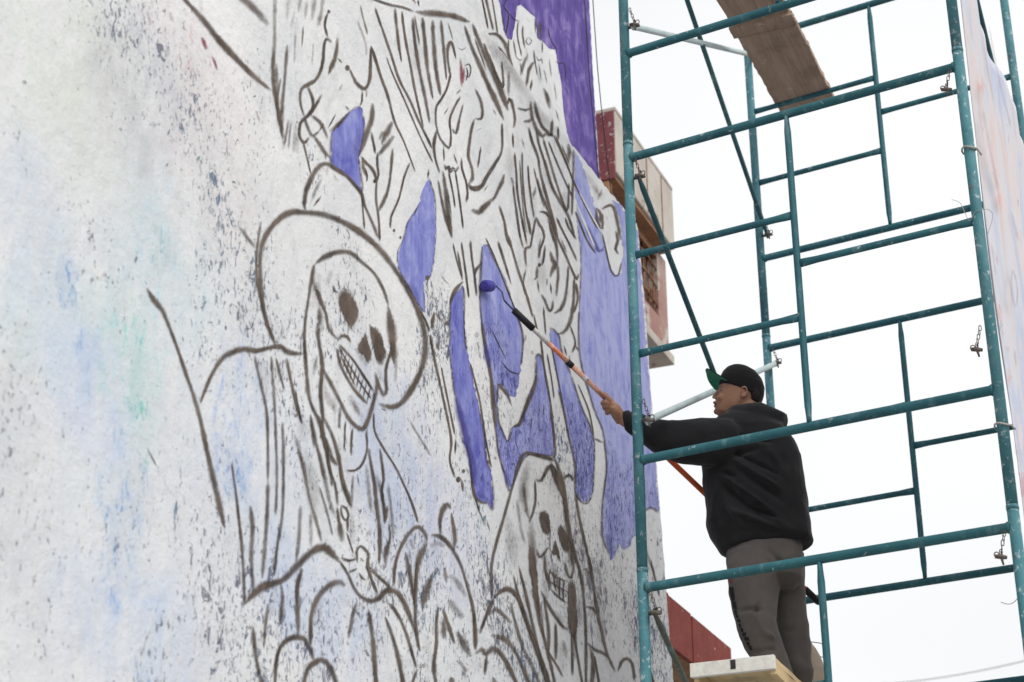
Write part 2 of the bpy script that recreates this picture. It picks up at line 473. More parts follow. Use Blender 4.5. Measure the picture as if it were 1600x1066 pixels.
# ------------------------------------------------------------------ mural: strokes and fills lie on the walls
LAYERS = {}
def layer_for(key, pts, wmax):
    lst = LAYERS.setdefault(key, [])
    xs = [p[0] for p in pts]; ys = [p[1] for p in pts]
    bb = (min(xs) - wmax, min(ys) - wmax, max(xs) + wmax, max(ys) + wmax)
    used = set()
    for b2, p2, w2, l2 in lst:
        if b2[0] > bb[2] or b2[2] < bb[0] or b2[1] > bb[3] or b2[3] < bb[1] or l2 in used: continue
        lim = (wmax + w2 + 2) ** 2
        if any((a[0] - c[0]) ** 2 + (a[1] - c[1]) ** 2 < lim for a in pts for c in p2): used.add(l2)
    l = 0
    while l in used: l += 1
    lst.append((bb, pts, wmax, l))
    return l
class Strokes:
    """all brush strokes of one drawn figure: ribbons lying on the wall, soft-edged"""
    def __init__(self): self.V = []; self.F = []; self.UV = []; self.A = []
    def add(self, pts, w, op=0.95, soft=0.45, t0=0.35, t1=0.35, x=WX, key='low', dab=False):
        P = []
        if w >= 4.5 and soft < .72 and not dab: soft = min(.80, soft + .28)
        elif w >= 3.4 and not dab: soft = min(.8, soft + .08)
        n0 = len(pts)
        for i, p in enumerate(pts):
            P.append((p[0], p[1], (p[2] if len(p) > 2 else w) * (0.89 if w >= 4.5 else .86) + (0.6 if w >= 4.5 else 0.25)))
        # strokes that leave the picture run on over the wall
        for end in (0, -1):
            if (P[end][1] < -2 or P[end][1] > 1070) and len(P) > 1:
                o_ = P[1] if end == 0 else P[-2]
                dx, dy = P[end][0] - o_[0], P[end][1] - o_[1]
                L_ = math.hypot(dx, dy) or 1
                ex = (P[end][0] + dx / L_ * 55, P[end][1] + dy / L_ * 55, P[end][2])
                if end == 0: P.insert(0, ex)
                else: P.append(ex)
        Q = catmull(P, 7.0)
        n = len(Q)
        wm = max(q[2] for q in Q) * 0.62
        lay = layer_for(key, [(q[0], q[1]) for q in Q], wm)
        off = x + 0.0020 + lay * 0.00045
        L = [0.0]
        for a, b2 in zip(Q[:-1], Q[1:]): L.append(L[-1] + math.dist(a[:2], b2[:2]))
        T = L[-1] or 1
        seed = random.random()
        base = len(self.V)
        k = 1.0 + soft * 0.75
        for i, q in enumerate(Q):
            a = Q[max(i - 1, 0)]; c = Q[min(i + 1, n - 1)]
            dx, dy = c[0] - a[0], c[1] - a[1]
            d = math.hypot(dx, dy) or 1
            nx, ny = -dy / d, dx / d
            s = L[i]
            # brush ends thin out over a length of about 1.5 widths
            e = max(6.0, q[2] * 1.8)
            tw = min(1.0, t0 + (1 - t0) * s / e) * min(1.0, t1 + (1 - t1) * (T - s) / e)
            wob = 1 + 0.09 * math.sin(s * 0.11 + seed * 9) + 0.06 * math.sin(s * 0.31 + seed * 23)
            h = q[2] * 0.5 * k * tw * wob
            h = max(h, 1.0)
            if dab: tw = math.sqrt(max(.05, 1 - (2 * s / T - 1) ** 2)); h = max(1.3, q[2] * .5 * k * tw)
            fade = 1.0 if dab else min(1.0, 0.5 + 0.5 * s / e) * min(1.0, 0.5 + 0.5 * (T - s) / e)
            self.V.append(on_x(q[0] + nx * h, q[1] + ny * h, off))
            self.V.append(on_x(q[0] - nx * h, q[1] - ny * h, off))
            self.UV += [(s / 100, 0.0), (s / 100, 1.0)]
            o = op * fade * (0.90 + 0.10 * math.sin(s * 0.045 + seed * 40) + 0.06 * math.sin(s * .19 + seed * 77))
            self.A += [(o, soft, seed, 1)] * 2
        for i in range(n - 1):
            self.F.append((base + 2 * i, base + 2 * i + 1, base + 2 * i + 3, base + 2 * i + 2))
    def blob(self, cx, cy, r, op=0.9, ry=None, x=WX, key='low', soft=0.6):
        r *= .85; R_ = (ry or r) * 1.05
        self.add([(cx - R_ * .3, cy - R_), (cx - R_ * .15, cy - R_ * .5), (cx, cy), (cx + R_ * .15, cy + R_ * .5), (cx + R_ * .3, cy + R_)], r * 2, op, soft, 1, 1, x, key, True)
    def poly(self, pts, op=0.95, x=WX, key='low'):
        """flat filled area of the same paint, ragged outline"""
        Q = catmull(pts + [pts[0]], 5.0)[:-1]
        lay = layer_for(key, Q, 4)
        off = x + 0.0020 + lay * 0.00045
        base = len(self.V)
        cx = sum(q[0] for q in Q) / len(Q); cy = sum(q[1] for q in Q) / len(Q)
        self.V.append(on_x(cx, cy, off)); self.UV.append((0, .5)); self.A.append((op, .28, .3, 1))
        n = len(Q)
        for q in Q:
            jx = random.uniform(-1, 1); jy = random.uniform(-1, 1)
            self.V.append(on_x(q[0] + (q[0] - cx) * .04 + jx, q[1] + (q[1] - cy) * .04 + jy, off))
            self.UV.append((0, 1.0)); self.A.append((op, .28, .3, 1))
        for i in range(n):
            self.F.append((base, base + 1 + i, base + 1 + (i + 1) % n))
    def build(self, name, mat, parent, label=None):
        if not self.V: return None
        o = mesh_obj(name, self.V, self.F, mat, parent)
        me = o.data
        ca = me.attributes.new('stroke', 'FLOAT_COLOR', 'POINT')
        ca.data.foreach_set('color', [c for a in self.A for c in a])
        uvl = me.uv_layers.new(name='UVMap')
        idx = [0] * len(me.loops)
        me.loops.foreach_get('vertex_index', idx)
        uvl.data.foreach_set('uv', [c for i in idx for c in self.UV[i]])
        if label: o['label'] = label
        o['kind'] = 'stuff'
        return o
def fill(name, pts, mat, tone, pits, x, parent, jit=1.7, label=None, off=0.0014):
    Q = []
    n = len(pts)
    r2 = random.Random(len(name) + int(pts[0][0]))
    for i in range(n):
        a = pts[i]; c = pts[(i + 1) % n]
        k = max(1, int(math.dist(a, c) / 4))
        for j in range(k):
            t = j / k
            Q.append((a[0] + (c[0] - a[0]) * t + r2.uniform(-jit, jit), a[1] + (c[1] - a[1]) * t + r2.uniform(-jit, jit)))
    vco, _, fcs, _, _, _ = geometry.delaunay_2d_cdt([Vector(q) for q in Q], [], [list(range(len(Q)))], 1, 1e-4)
    V = [on_x(v[0], v[1], x + off) for v in vco]
    o = mesh_obj(name, V, [tuple(f) for f in fcs], mat, parent)
    ca = o.data.attributes.new('stroke', 'FLOAT_COLOR', 'POINT')
    ca.data.foreach_set('color', [tone, pits, 0, 1] * len(o.data.vertices))
    if label: o['label'] = label
    return o
P1 = [(519, 207), (527, 198), (542, 178), (562, 166), (568, 178), (570, 202), (565, 227), (560, 246), (563, 268), (566, 299), (541, 274), (519, 259), (517, 230)]
P2 = [(670, 277), (675, 292), (679, 306), (681, 330), (681, 360), (680, 390), (677, 415), (672, 432), (663, 442), (664, 489), (655, 478), (642, 455), (630, 435), (622, 415), (621, 395), (630, 375), (636, 350), (645, 335), (655, 318), (660, 300)]
P3 = [(723, 447), (725, 464), (726, 515), (730, 549), (734, 570), (739, 594), (748, 634), (757, 677), (760, 713), (768, 740), (771, 774), (770, 797), (762, 786), (752, 785), (743, 776), (739, 762), (734, 717), (723, 668), (710, 612), (705, 575), (702, 545), (703, 498), (704, 470), (712, 456)]
P4 = [(753, 385), (762, 383), (772, 404), (789, 436), (800, 471), (810, 498), (815, 512), (818, 532), (815, 570), (809, 602), (805, 620), (796, 618), (787, 606), (779, 600), (777, 630), (780, 660), (786, 675), (793, 690), (800, 668), (812, 662), (816, 650), (823, 634), (826, 615), (835, 600), (838, 585), (837, 562), (840, 555), (846, 556), (852, 585), (860, 630), (866, 680), (867, 716), (856, 712), (831, 710), (818, 716), (805, 749), (796, 767), (788, 741), (780, 711), (776, 680), (768, 622), (767, 592), (761, 559), (754, 517), (752, 498), (750, 471), (751, 431)]
P5 = [(860, 512), (873, 523), (878, 551), (892, 585), (901, 611), (911, 641), (922, 665), (929, 691), (929, 716), (928, 746), (926, 772), (918, 786), (907, 784), (899, 769), (898, 724), (891, 691), (881, 641), (873, 611), (867, 570), (860, 531)]
P6 = [(897, 236), (904, 246), (916, 272), (922, 294), (928, 318), (936, 345), (941, 372), (947, 395), (956, 421), (965, 431), (971, 425), (974, 395), (971, 360), (966, 335), (957, 312), (969, 320), (996, 362), (1006, 480), (1019, 660), (1030, 800), (1016, 794), (1006, 800), (1001, 830), (991, 837), (983, 855), (975, 858), (966, 850), (962, 863), (955, 875), (948, 858), (941, 837), (941, 792), (945, 759), (948, 729), (946, 703), (942, 673), (929, 641), (920, 611), (911, 581), (906, 555), (904, 517), (905, 484), (907, 445), (908, 412), (907, 385), (902, 350), (900, 302), (897, 260)]
for nm, P, tn, pt, lb in [('painted_patch', P1, .42, 0.0, 'small violet patch beside the drawn hand bones'), ('painted_patch', P2, .52, .3, 'violet triangle right of the hat brim'),
                      ('painted_patch', P3, .40, .4, 'narrow violet column between drawn limbs'), ('painted_patch', P4, .56, .62, 'violet patch under the paint roller'),
                      ('painted_patch', P5, .55, .75, 'violet gap between two drawn limbs'), ('painted_patch', P6, .70, .62, 'broad pale violet area at the far end of the wall')]:
    fill(nm, P, M_VIOLET, tn, pt, WX, wall, label=lb)
PU = [(748, -330), (764, -120), (776, -14), (782, 10), (787, 47), (793, 60), (800, 62), (805, 34), (808, 10), (814, 7), (836, 27), (840, 60), (848, 64), (858, 76), (868, 78), (873, 108), (878, 135), (880, 165), (886, 207), (892, 224), (905, 250), (930, 290), (940, 300), (935.3, 268), (927.3, 130), (920.3, 0), (918.0, -58), (911, -200), (905, -330)]
fill('painted_area', PU, M_PURPLE, .50, .1, UX, up, jit=0.5)
# ------------------------------------------------------------------ mural drawing
# each entry: width;opacity;softness| x,y[,width] x,y ...   (points where the stroke lies on the wall)
def parse(txt, S, x=WX, key='low'):
    for line in txt.strip().splitlines():
        line = line.strip()
        if not line: continue
        head, body = line.split('|')
        h = head.split(';')
        w = float(h[0]); op = float(h[1]) if len(h) > 1 and h[1] else 0.95; soft = float(h[2]) if len(h) > 2 and h[2] else 0.5
        pts = [tuple(float(c) for c in p.split(',')) for p in body.split()]
        if len(pts) == 1: S.blob(pts[0][0], pts[0][1], w / 2, op, None, x, key, max(soft, .5))
        else: S.add(pts, w, op, soft, 0.55, 0.55, x, key)
S_LEFT = '''
6|286,-4,6 307,19,8 321,35,9 342,62,11 369,91,10 396,118,8 424,141,5
12;.75|379,-4 396,12 408,25 420,39
6;.55;.7|430,-4 429,68 427,99 428,132 435,175 443,220,4
6;.8;.6|428,80 427,110 429,140 436,178 443,215
5;.8;.6|449,70 445,124 441,165 439,186
6;.7;.6|432,99 433,144 437,196
4;.7|439,122 435,144 433,165
5;.6;.7|443,161 440,206
6;.35;.8|451,-4 449,31
5;.3;.8|461,12 455,45
4;.42;.7|462,50 460,99
3;.75|474,41 472,74
3;.4;.7|490,64 488,101
7;.5;.8|492,-4 488,33
6;.4;.8|470,-4 467,20
5;.4;.8|500,18 497,45
4;.55;.7|451,186 445,228
4;.5;.7|455,188 451,232
5;.45;.8|462,194 459,238
5;.4;.8|446,205 443,236
8;.35;.9|466,200 464,240
5;.4;.8|480,0 477,30
6;.45;.8|505,-4 500,40
'''
S_HAND = '''
5|519,66,6 512,61 508,64 506,78 505,95 501,111 494,124,6 482,132,7 472,138,5 469,153,4 472,171,4 476,182
4|513,19,5 510,27 508,41 513,58
6;.9|514,18
7;.85|527,58,5 527,72,6 524,89,7 519,103,7 513,118,4
2.5|528,91 535,98
9|543,106
4|545,106,3 548,111,3 556,128,5 567,138,7 573,136,6 578,124,6 579,103,5 580,72,4
4|580,72 587,93,5 596,122,5 606,149,5 615,184,4 622,202,3 631,220,2.5 649,268,2
5|573,141 573,152
3.5|566,142 566,157 563,165
6;.6;.6|530,141 535,132
3.5|540,166 546,172
9|582,161,7 581,186,9 573,208,9 568,226,7 560,246,5
10;.95|613,190 604,208 597,226,7
9|616,212 603,228 592,243,6
8;.9|598,205 593,218
2.5|525,178 513,200
5.5|503,147 492,167 480,182 474,190
5|480,134 487,148 490,163 486,180
4.5|476,182 470,192 468,208 472,220 478,222 483,214
4.5|486,180 500,190 507,202 513,217
4.5|476,184 484,205 490,212 500,203
6|490,212 500,226 508,238 516,246
4|500,204 506,192
5|516,206,6 530,193,7 546,176,6
3|474,222 480,246 486,272
3|508,240 510,250
4.5|478,328,6 476,316,7 480,294,8 490,272,8 501,258,8 512,256,7 524,263,6 541,274,5 556,290,5 566,304,5 570,320,4 583,350,4 592,372,5
6;.55;.7|503,278 494,296 487,316
5;.5;.7|512,262 510,274
4;.45;.7|520,272 530,284
3.5;.9|502,306 491,322
4.5|564,244 572,254 582,264 588,278 583,284
6|586,283
3.5|590,238 590,256 592,272 589,284 588,310 592,340 594,376
4|580,206 584,224 587,240
5|567,246 568,262 574,276
3|566,299 567,325 570,358
3.5|570,262 574,275 573,284
4.5|613.5,232 611,267 606,298 596,322,7 592,330,5
3.5|640.5,254 632,276 623.5,310 611,340 611,357
5|616,360
5|626,371
3|670,264 669,279
3|646,338 654,320
'''
S_CLOAK = '''
22;0.22;.95|700,150 706,190
20;0.22;.95|640,60 660,130
22;0.26;.95|760,240 770,210
16;0.32;.95|795,230 800,290
18;0.29;.95|850,250 862,300
18;0.29;.95|845,400 850,450
16;0.32;.95|880,300 890,330
3;.8|648,24 656,70
2.6;.7|700,35 708,62
2.6;.8|742,60 760,110
2.6;.8|762,80 775,112
2.6;.7|812,250 818,330 824,366
2.6;.7|834,262 846,310 852,326
2.6;.7|846,285 858,325
2.6;.7|877,225 892,262
2.6;.8|858,352 866,380
2.6;.7|876,372 886,395
2.6;.7|845,372 841,392
2.6;.7|756,300 762,290
2.4;.7|700,300 706,340
2.4;.7|716,300 722,340
2.4;.7|745,205 752,200
2.6;.7|770,170 776,180
2.4;.6|815,215 820,232
3;.7|822,420 818,440 820,460
4|586,12 602,58 612,87 624,124 641,157 655,190 670,220 675,232
2.5|604,89 614,116 629,149 645,186 660,220 677,254
3;.7|563,8 569,33 575,54
4;.4;.7|558,31 571,66 573,87
5|617,12,5 620,41,5 624,74,4 628,97,2
4|628,17 633,56 641,99 649,142 662,200,2.5
5|645,27 649,68 657,116 666,159 672,192,2.5
6|660,27 664,62 668,105 677,155,2.5
6.5|676,31 678,68 682,111 689,149,4
5|689,31 693,70 698,125,2.5
4|580,-3 596,3 612,8 629,11 647,18
9;.95|649,18,5 660,20,8 683,21,10 710,25,9 726,31,6 735,34,4
4|703.5,116 700,93 700,76,5 703,67,6 707,68,4 713,92,3
3.5|704,112 703.5,120 697.5,141 687,159,5 682,167 681,182,3 682.5,198,3 688.5,217,3 702,231,4 705,210,3 703,187 711,166 720,150,5
4;.9|724,162 718.5,184 713,208,5 707,201,5
2.5|700,169 694.5,178.5
4.5|742.5,139 750,154 754,171 753,184 748.5,186 742.5,185
4.5|741,186 736.5,204 733.5,225 732,244 738,264 738,280,6 732,288,8
4|784.5,192 784.5,234 774,255,6 759,279,7 755,288,8 747,294,9 737,294,8 731,287,6
3|751.5,229 747,262
9|772,308,6 755,325,9 748,332,11 737,328,10
5|788,272 784,286,6 778,298 770,316,4
4.5|695,257 697,264 701,260 704,269 708,262 712,268 717,259
2.5|709,240 715,257
3|721,246 722.5,264 728,281 731,301 729,316,5
2.5|693,229 694.5,252
2.5|701,267 708,301 711.5,325
3|711.5,267 718,308 724,357
7|692,267,4 697,301,7 701,335,8 706.5,372,3
5|684.5,281,3 694.5,332,5 705,367,3
4|682.5,203,5 678.5,225,5 681,249,3 688,271,2.5
4|720,140 714,146
7|726,40,4 738,75,6 750,102,7 764,135,8 776,160,8 788,188,3
8|738,37,5 750,67,7 765,102,8 780,135,9 792,166,8 794,173,4
4|756,67 768,99 786,136,5 784,96,3
5;.6;.6|795,111 795,150
4.5|792,166 796.6,154 801,163 805,187 802.6,200,5
3|801,208 802.6,231
3.5|804,238 807,270 809,302 817,349 822,372
3|816,237 817,278 821,323 829,367
5|809,169 821,172 829,169
5.5;.8|818,190 827,189 833,182
6|829,158,4 831,180 839,203 849,213,7 854,206,5
5|835,158 839,176 847,197 855,205,6 861,212,6 863,185,3
5|799,277 803,288
3.5|802,288 804.5,310 813,370
3.5|825,258 827,286 831,317 835,341
4|826,199 831,219,5 841,246 845,272 857,314 872,370
4|838,203 843,227 853,258 864,294,5 888,337,5 898,370,3
3.5|849,217 858.6,248 870.5,288 886,329 889,302 889,286
3|857,221 872,258 888,294 896,310
2.5|864,209 880,244 896,282 912,317 933,357
2|868,211 888,260 898,288 920,327 941,365
7|888,225 890,239 888,256
4;.8|896,233 896,270 894,337
4|872,197 873,219
4|839,278 849,310 861,337 868,370
4.5;.6|837,292 833,312
4.5|843,331 854,333 861,345
3.5|838,339 835,353 830,380 828,386,5 821.5,388,5 821,400 823,418
4|780,321 788,345 791.6,367,5 797,380,7 800,388,4 809.5,421,4 823,461,4 833,496,3
3|808,340 812.5,367 818,388
2.5|816,340 820,362 824,382
2.5|826,340 830.5,367
3.5|839,340 842.5,350 847,356 851,370 844,389,5 842.5,404
4|851.6,383 850,403 847,415
6|843,414
4.5|839,416 839,433 834,437
2.5|839.5,437 843,457
4.5|845.6,460 851.6,469 856,481 860,486 863.6,480 863.6,469
5|855,436 855,446
2.5|860,442 862,459
7;.9|859,391,3 863.6,406 868,413,9 863,424,8 860,434,4
4.5|866,412 873,410
4.5;.75;.6|871,413 872.6,430 871,445 870,463
5.5|857,340 863.6,361 869.6,382,4 872,410,4
4|860.6,344 871,371 884.6,400 896.6,428 901,436,6 904,428,5
3.5|869.6,340 880,362 890.6,383 902,408
4|883,340 889,356 901,374
5|888,415,3 887,437,4 883,467,5 875.6,484,6 865,490,4
5|897,434,4 896.6,467,5 890.6,504,6 880,520,6 871,521,4
4|900,442 903,466 896.6,490
3|849,479 851,499 853,523
4|778,377,4 785.6,400,5 799,444,2
2.5|759,372 772,400 788,442 803,478
3|834,491 841,523
3.5|845,530 852,585 860,628 866,680 867,700
2.5|855,553 862,592 866,623
2.5|860,532 869,577 879,630 888,680 891,690
3.5|890,508 897,525 899,538 894,551,5
3.5|899,540 905,549
3|881,540 886,556
5|890,555 890,567
2.5|903,600 920,641 928,680
5|779,601 794,619 798,631
6;.9|838.5,585,4 834,607,6 822.5,635,6 815,654,6 811,665,7 802,666,5
4.5;.7|821.6,523 820.7,535
7;.4;.8|832,551
9;.4;.8|745,523
5|753,505 757,532 766,581 770,611 775,667
2.5|708,380 714,407 721,431
3|715,392 720,419 723,438
3.5|721,378 728,427 733,466
4|735,376 738,407 741.6,430 745,463
5.5;.9|753,410 745,420 741.6,432
5|724,440 716,447 708,459 703.6,476
8|668,434
5;.35;.8|676,444 677,481
5.5|679,488 676,501 676.6,516
5.5|681,488 691,502
7|698,505
6|689,522 696,529
3|655,483 664,498 672,518
4|672,523 679,560 691.8,618 705,684 703,713 705,729 712,747
3|682,532 686,549
9|716.5,749
4|721,749 724.4,768
6|724.4,736
5.5|728,731 733,739
3|689.5,573 698.5,618 711,679
3.5|712,686 711.6,709
3.5|725.5,686 734.5,717 739,762 749,798
3|734.5,567 750,627 759,686 768,731
7;.7|764,722
4;.5;.7|640,657 656,684 674,713
'''
S_BONES = '''
20;0.35;.95|752,50 777,82 802,116 825,150
16;0.29;.95|825,150 845,182 868,206
10;.25;.9|905,262 925,285 945,310
8;.3;.9|925,290 940,312
4.5|931.5,325 941,337 941,357 933.5,346 931.5,325
5|937.5,333 938.5,349
5|941,327 951,321 959,324 965,347 970,375
5.5;.7|934.5,312 941,296
4;.4|930,290 936,305
4.5|962,361 965.5,375 962,389 967,397
3|941,365 945,382 955,424 965.5,431 971,410
3.5|899,330 917,375 931,396
'''
S_HAT = '''
11;.5;.9|530,462 540,452 552,460
9;.45;.9|612,520 616,560
10;.45;.9|556,545 566,560 574,572
10;.4;.9|496,440 500,480 503,520
14;0.48;.95|545,618 556,636 566,652
16;0.35;.95|500,428 494,452 490,480
14;0.40;.95|500,590 512,620 526,645
12;0.45;.95|590,575 598,598
18;0.26;.95|560,440 580,470
20;0.32;.95|530,690 534,720
22;0.32;.95|478,700 488,760 492,810
20;0.35;.95|470,640 476,690
18;0.32;.95|548,800 552,850
20;0.32;.95|590,780 594,830
26;0.26;.95|410,560 418,620
22;0.29;.95|500,930 496,980
20;0.29;.95|430,920 424,960
8|431,538,7 415,496,6 408,441,6 408,392,7 422,358,9 450,333,10 481,332,9 516,338,9 561,361,10 596,392,9 624,430,8 644,465,8 660,503,9 665,538,10 660,573,10 644,607,10 627,630,9 610,636,8 592,631,4
4.5;.8|408,347 402,389,4 401.6,434 412,486 429,535
6;.7;.6|373,353 386,370 400,388
7|313,631,4 328,592,6 346,562,8 364,550,10 382,545,10 400,548,8 418,544,6 438,541,9 446,548,10 460,552,7 475,552,6
6|229,450,4 240,468,9 253,483,8 261,501,6 276,540,5 287.5,574,6 303,619,6 314.6,661,7 326,715,8 341,780,10 352,826,4
5|493,413,4 490,417 485,451 478,496,4 476,530,5 478.6,571,6 482,612,6 488,635,5 501,662,7 509,695,6 516,736,5 520,760
9;.85;.7|493,413,5 507,402,9 527,394,9 548,395,7 565,409,6 585,427,5 600,454,5 607,477,5
10|606,476,4 609,497,11 613,522,14 615,548,10 617,570,4
5;.4;.8|621,542 619,573 618,600
5|614,530 612.7,546 604.5,571 603,592 604.5,608 600,617,7 594,606 588,588,3
6|495,452,5 502,471,6 509,488,4 514,512,4 527,530,5
6;.55;.7|492,416 490,441 500,464
9;.8;.6|499,480 500,508
6.5|496,505 498,530 504,571 501,612 505,654 503,674 512,708
7;.6;.6|495,555 491,586
5|521,446 523,454 529,457
5.5|536,450 543,455
12;.5;.9|518,423 510,446
5.5|529,532 534,525 543,526 548,535
4|530,538 551,561 567,585 584,611
4.5|526,544 531,565 538,582 555,610 575,631
2.5|530,542 546,571 563,598 580,623
2.2|535,546 532,566
2.2|541,553 537,574
2.2|546,560 542,584
2.2|551,566 547,594
2.2|557,573 552,600
2.2|562,581 557,608
2.2|568,589 562,614
2.2|573,597 568,621
2.2|579,604 574,628
2.2|533,556 548,584
2.2|537,566 556,604
3.5|584,610 585,625 580,633
5.5|505,577 518,600 532,627 544,651 557,666,6 567,670,9 573,662,7 582,635,6 590,602,6 586,581,3
7;.5;.9|552,628 562,648
7;.4;.8|575,612 583,622
4|551,668 549,695 549,712
4|572,672 574,699 567,724 555,735 542,735,5
3.5|584,645 586,674 600,701 617,728 629,752 643,784,4 653.7,817,4
5|507,654 520,681 530,716,6 536,750 545,775 549,792
5|509,683 520,716 529,727,7
5;.6;.6|532,633 530,670
3|540,658 538,705
5;.3;.8|522,618 524,664
4|460,608 472,662
5;.7;.6|485,647 495,695 507,750
6;.6;.7|460,678 472,716 479,750
4.5;.85;.6|398,556 408,600 417,642 419,700 419,751
4.5;.75;.6|424,556 429,625 432,700 433,751 431,805
4;.8;.6|431,559 445,611
4.5;.9;.5|448,559 460,618 471,660
5;.8;.6|441,659 443,700 443,762 441,807 433,857 429,899
5;.7;.6|485,649 492,700
5;.9|362,722,3 369,772,4 375,824,5 379,865,5 383,945,5
7;.8;.6|391,790,5 395,824,8 393,865,7 396,925,5
6.5;.75;.6|419,751 417,815 410,904
6.5;.65;.7|470,788 467,844 463,878
5;.75;.6|466,700 476,737 484,778 495,815 503,846
6.5;.5;.7|485.5,799 486.5,856
6.5;.6;.7|497,700 505,731 515,782 526,810
4;.7|499,760 511,799 520,836
4.5|509,690 515,731 524,758 528,790
9|527,792,4 530,815,6 533,832,11 536,846,12
4|533,790 541,794 545,806 540,813 534,803 533,790
3.5|543,806 544,829
4.5|530,727 536,758 548,791
5.5|514,710 527,726
4.5;.5;.7|552,741 549,798
2.5|542,832 553,866
12|384,944,5 395,930,12 413,916,13 442,906,11 459,890,11 484,865,12 505,855,13 519,864,12 532,878,7
5|505,854 510,848
7.5|472,888 465,916 465,952 467,992
8|430,1072,5 432,1035,6 439,1010,7 455,997,9 474,997,10 485,1015,8 491,1032,7
8|474,1072,6 481,1046,7 491,1036,9 503,1031,10 516,1041,9 527,1072,7
8|486,1008,6 487,962,7 498,932,9 516,914,11 531,909,11 540,915,8
6.5;.8;.6|440,918 442,934 440,952 439,977
5.5;.7;.6|419,945 415,980 413,1007
6.5;.85|395,978 400,1026 410,1072
6.5;.8;.5|557,941 550,968 545,998
4.5|531,877 544,897 553,918 565,933,6 580,939,9 592,935,9 602,924,9 611,922,9 623,928,8 634,947,8 644,972,6 652,996,4
4.5|533,872 545,876 557,873
5.5|545,895 558,888
4|559,880 558,861 564,853,5 574,862,5 576,868 575,883,5 582,908,5 591,928,5
5.5|577,886 590,900 604,912 611,922
4|563,872 569,877
4|561,895 566,903 572,906
5|576,700 580,725 586,759,6 588,784,7 592,815,5 594,843,7 596,864,4
4.5|593.7,823 593,880
4.5|593.7,700 598,730 599.7,750 597,767 601,801 602,819
6;.6;.6|589,742 596,770 602,795
6.5|605,790 602,816
5|608,818,3 609.8,840,4 604.7,857,8 602,880,8
5.5;.5;.7|606,755 611,793 615,843
6;.5;.7|572,725 577,767 581,802
6;.5;.7|581,825 572,839
6|576,952 580.6,983,7 584,1014,8 588,1072,8
6.5|602,964,4 613,993,6 623,1030,7 631,1072,8
5.5|608,943 623,962 636,993 644,1020 651,1044
4.5|652,1045 643,1072
'''
S_LEAF = '''
5.5|616,914,4 617,888 623,864 634,841 649,824,7 659,826,7 666,837,6 667,846
11;.85;.6|640,843 647,858
7|634,863,6 639,888,8 645,922,5 649,952,3
10;.9;.6|667,846,10 656,871,11 651,897,7 649,932,5
14;.7;.8|672,853,16 684,849,15 696,853,10
5.5|674,836,5 688,838,7 701,849,7 711,864,6 721,884,4 730,914,4 739,948,5 744,986,5 744,1016,5
7.5|688.7,836,4 688,812,7 693,795,9 699.7,788,9 705,795,6
6|705,801,4 710,829,6 711.5,846,7 709,860,7
11;.8;.7|677,893,6 668,918,11 661,952,9
9;.5;.9|682,892
6;.9;.6|694,887 699,910
11;.6;.8|704,898 718,914 728,932
17;.75;.85|702,938 712,952 724,966
5|652,878 650,918 649,956 652,996 657,1018
5.5|685,949,4 682,976,5 682,1007,5 678,1040,8 682,1072,4
9;.95;.5|692,966,4 694,985,10 694,998,8
5.5|691,949 702,980 711,1006
15;.85;.7|714,987,8 725,1007,15 736,1026,12
11;.8;.8|718,1034 730,1049
12;.85;.7|706,1064
24;.38;.95|667,995 671,1034
9;.9;.6|656,1044 666,1036
5;.6;.8|724,1040 728,1060
6;.6;.8|622,905 624,918
'''
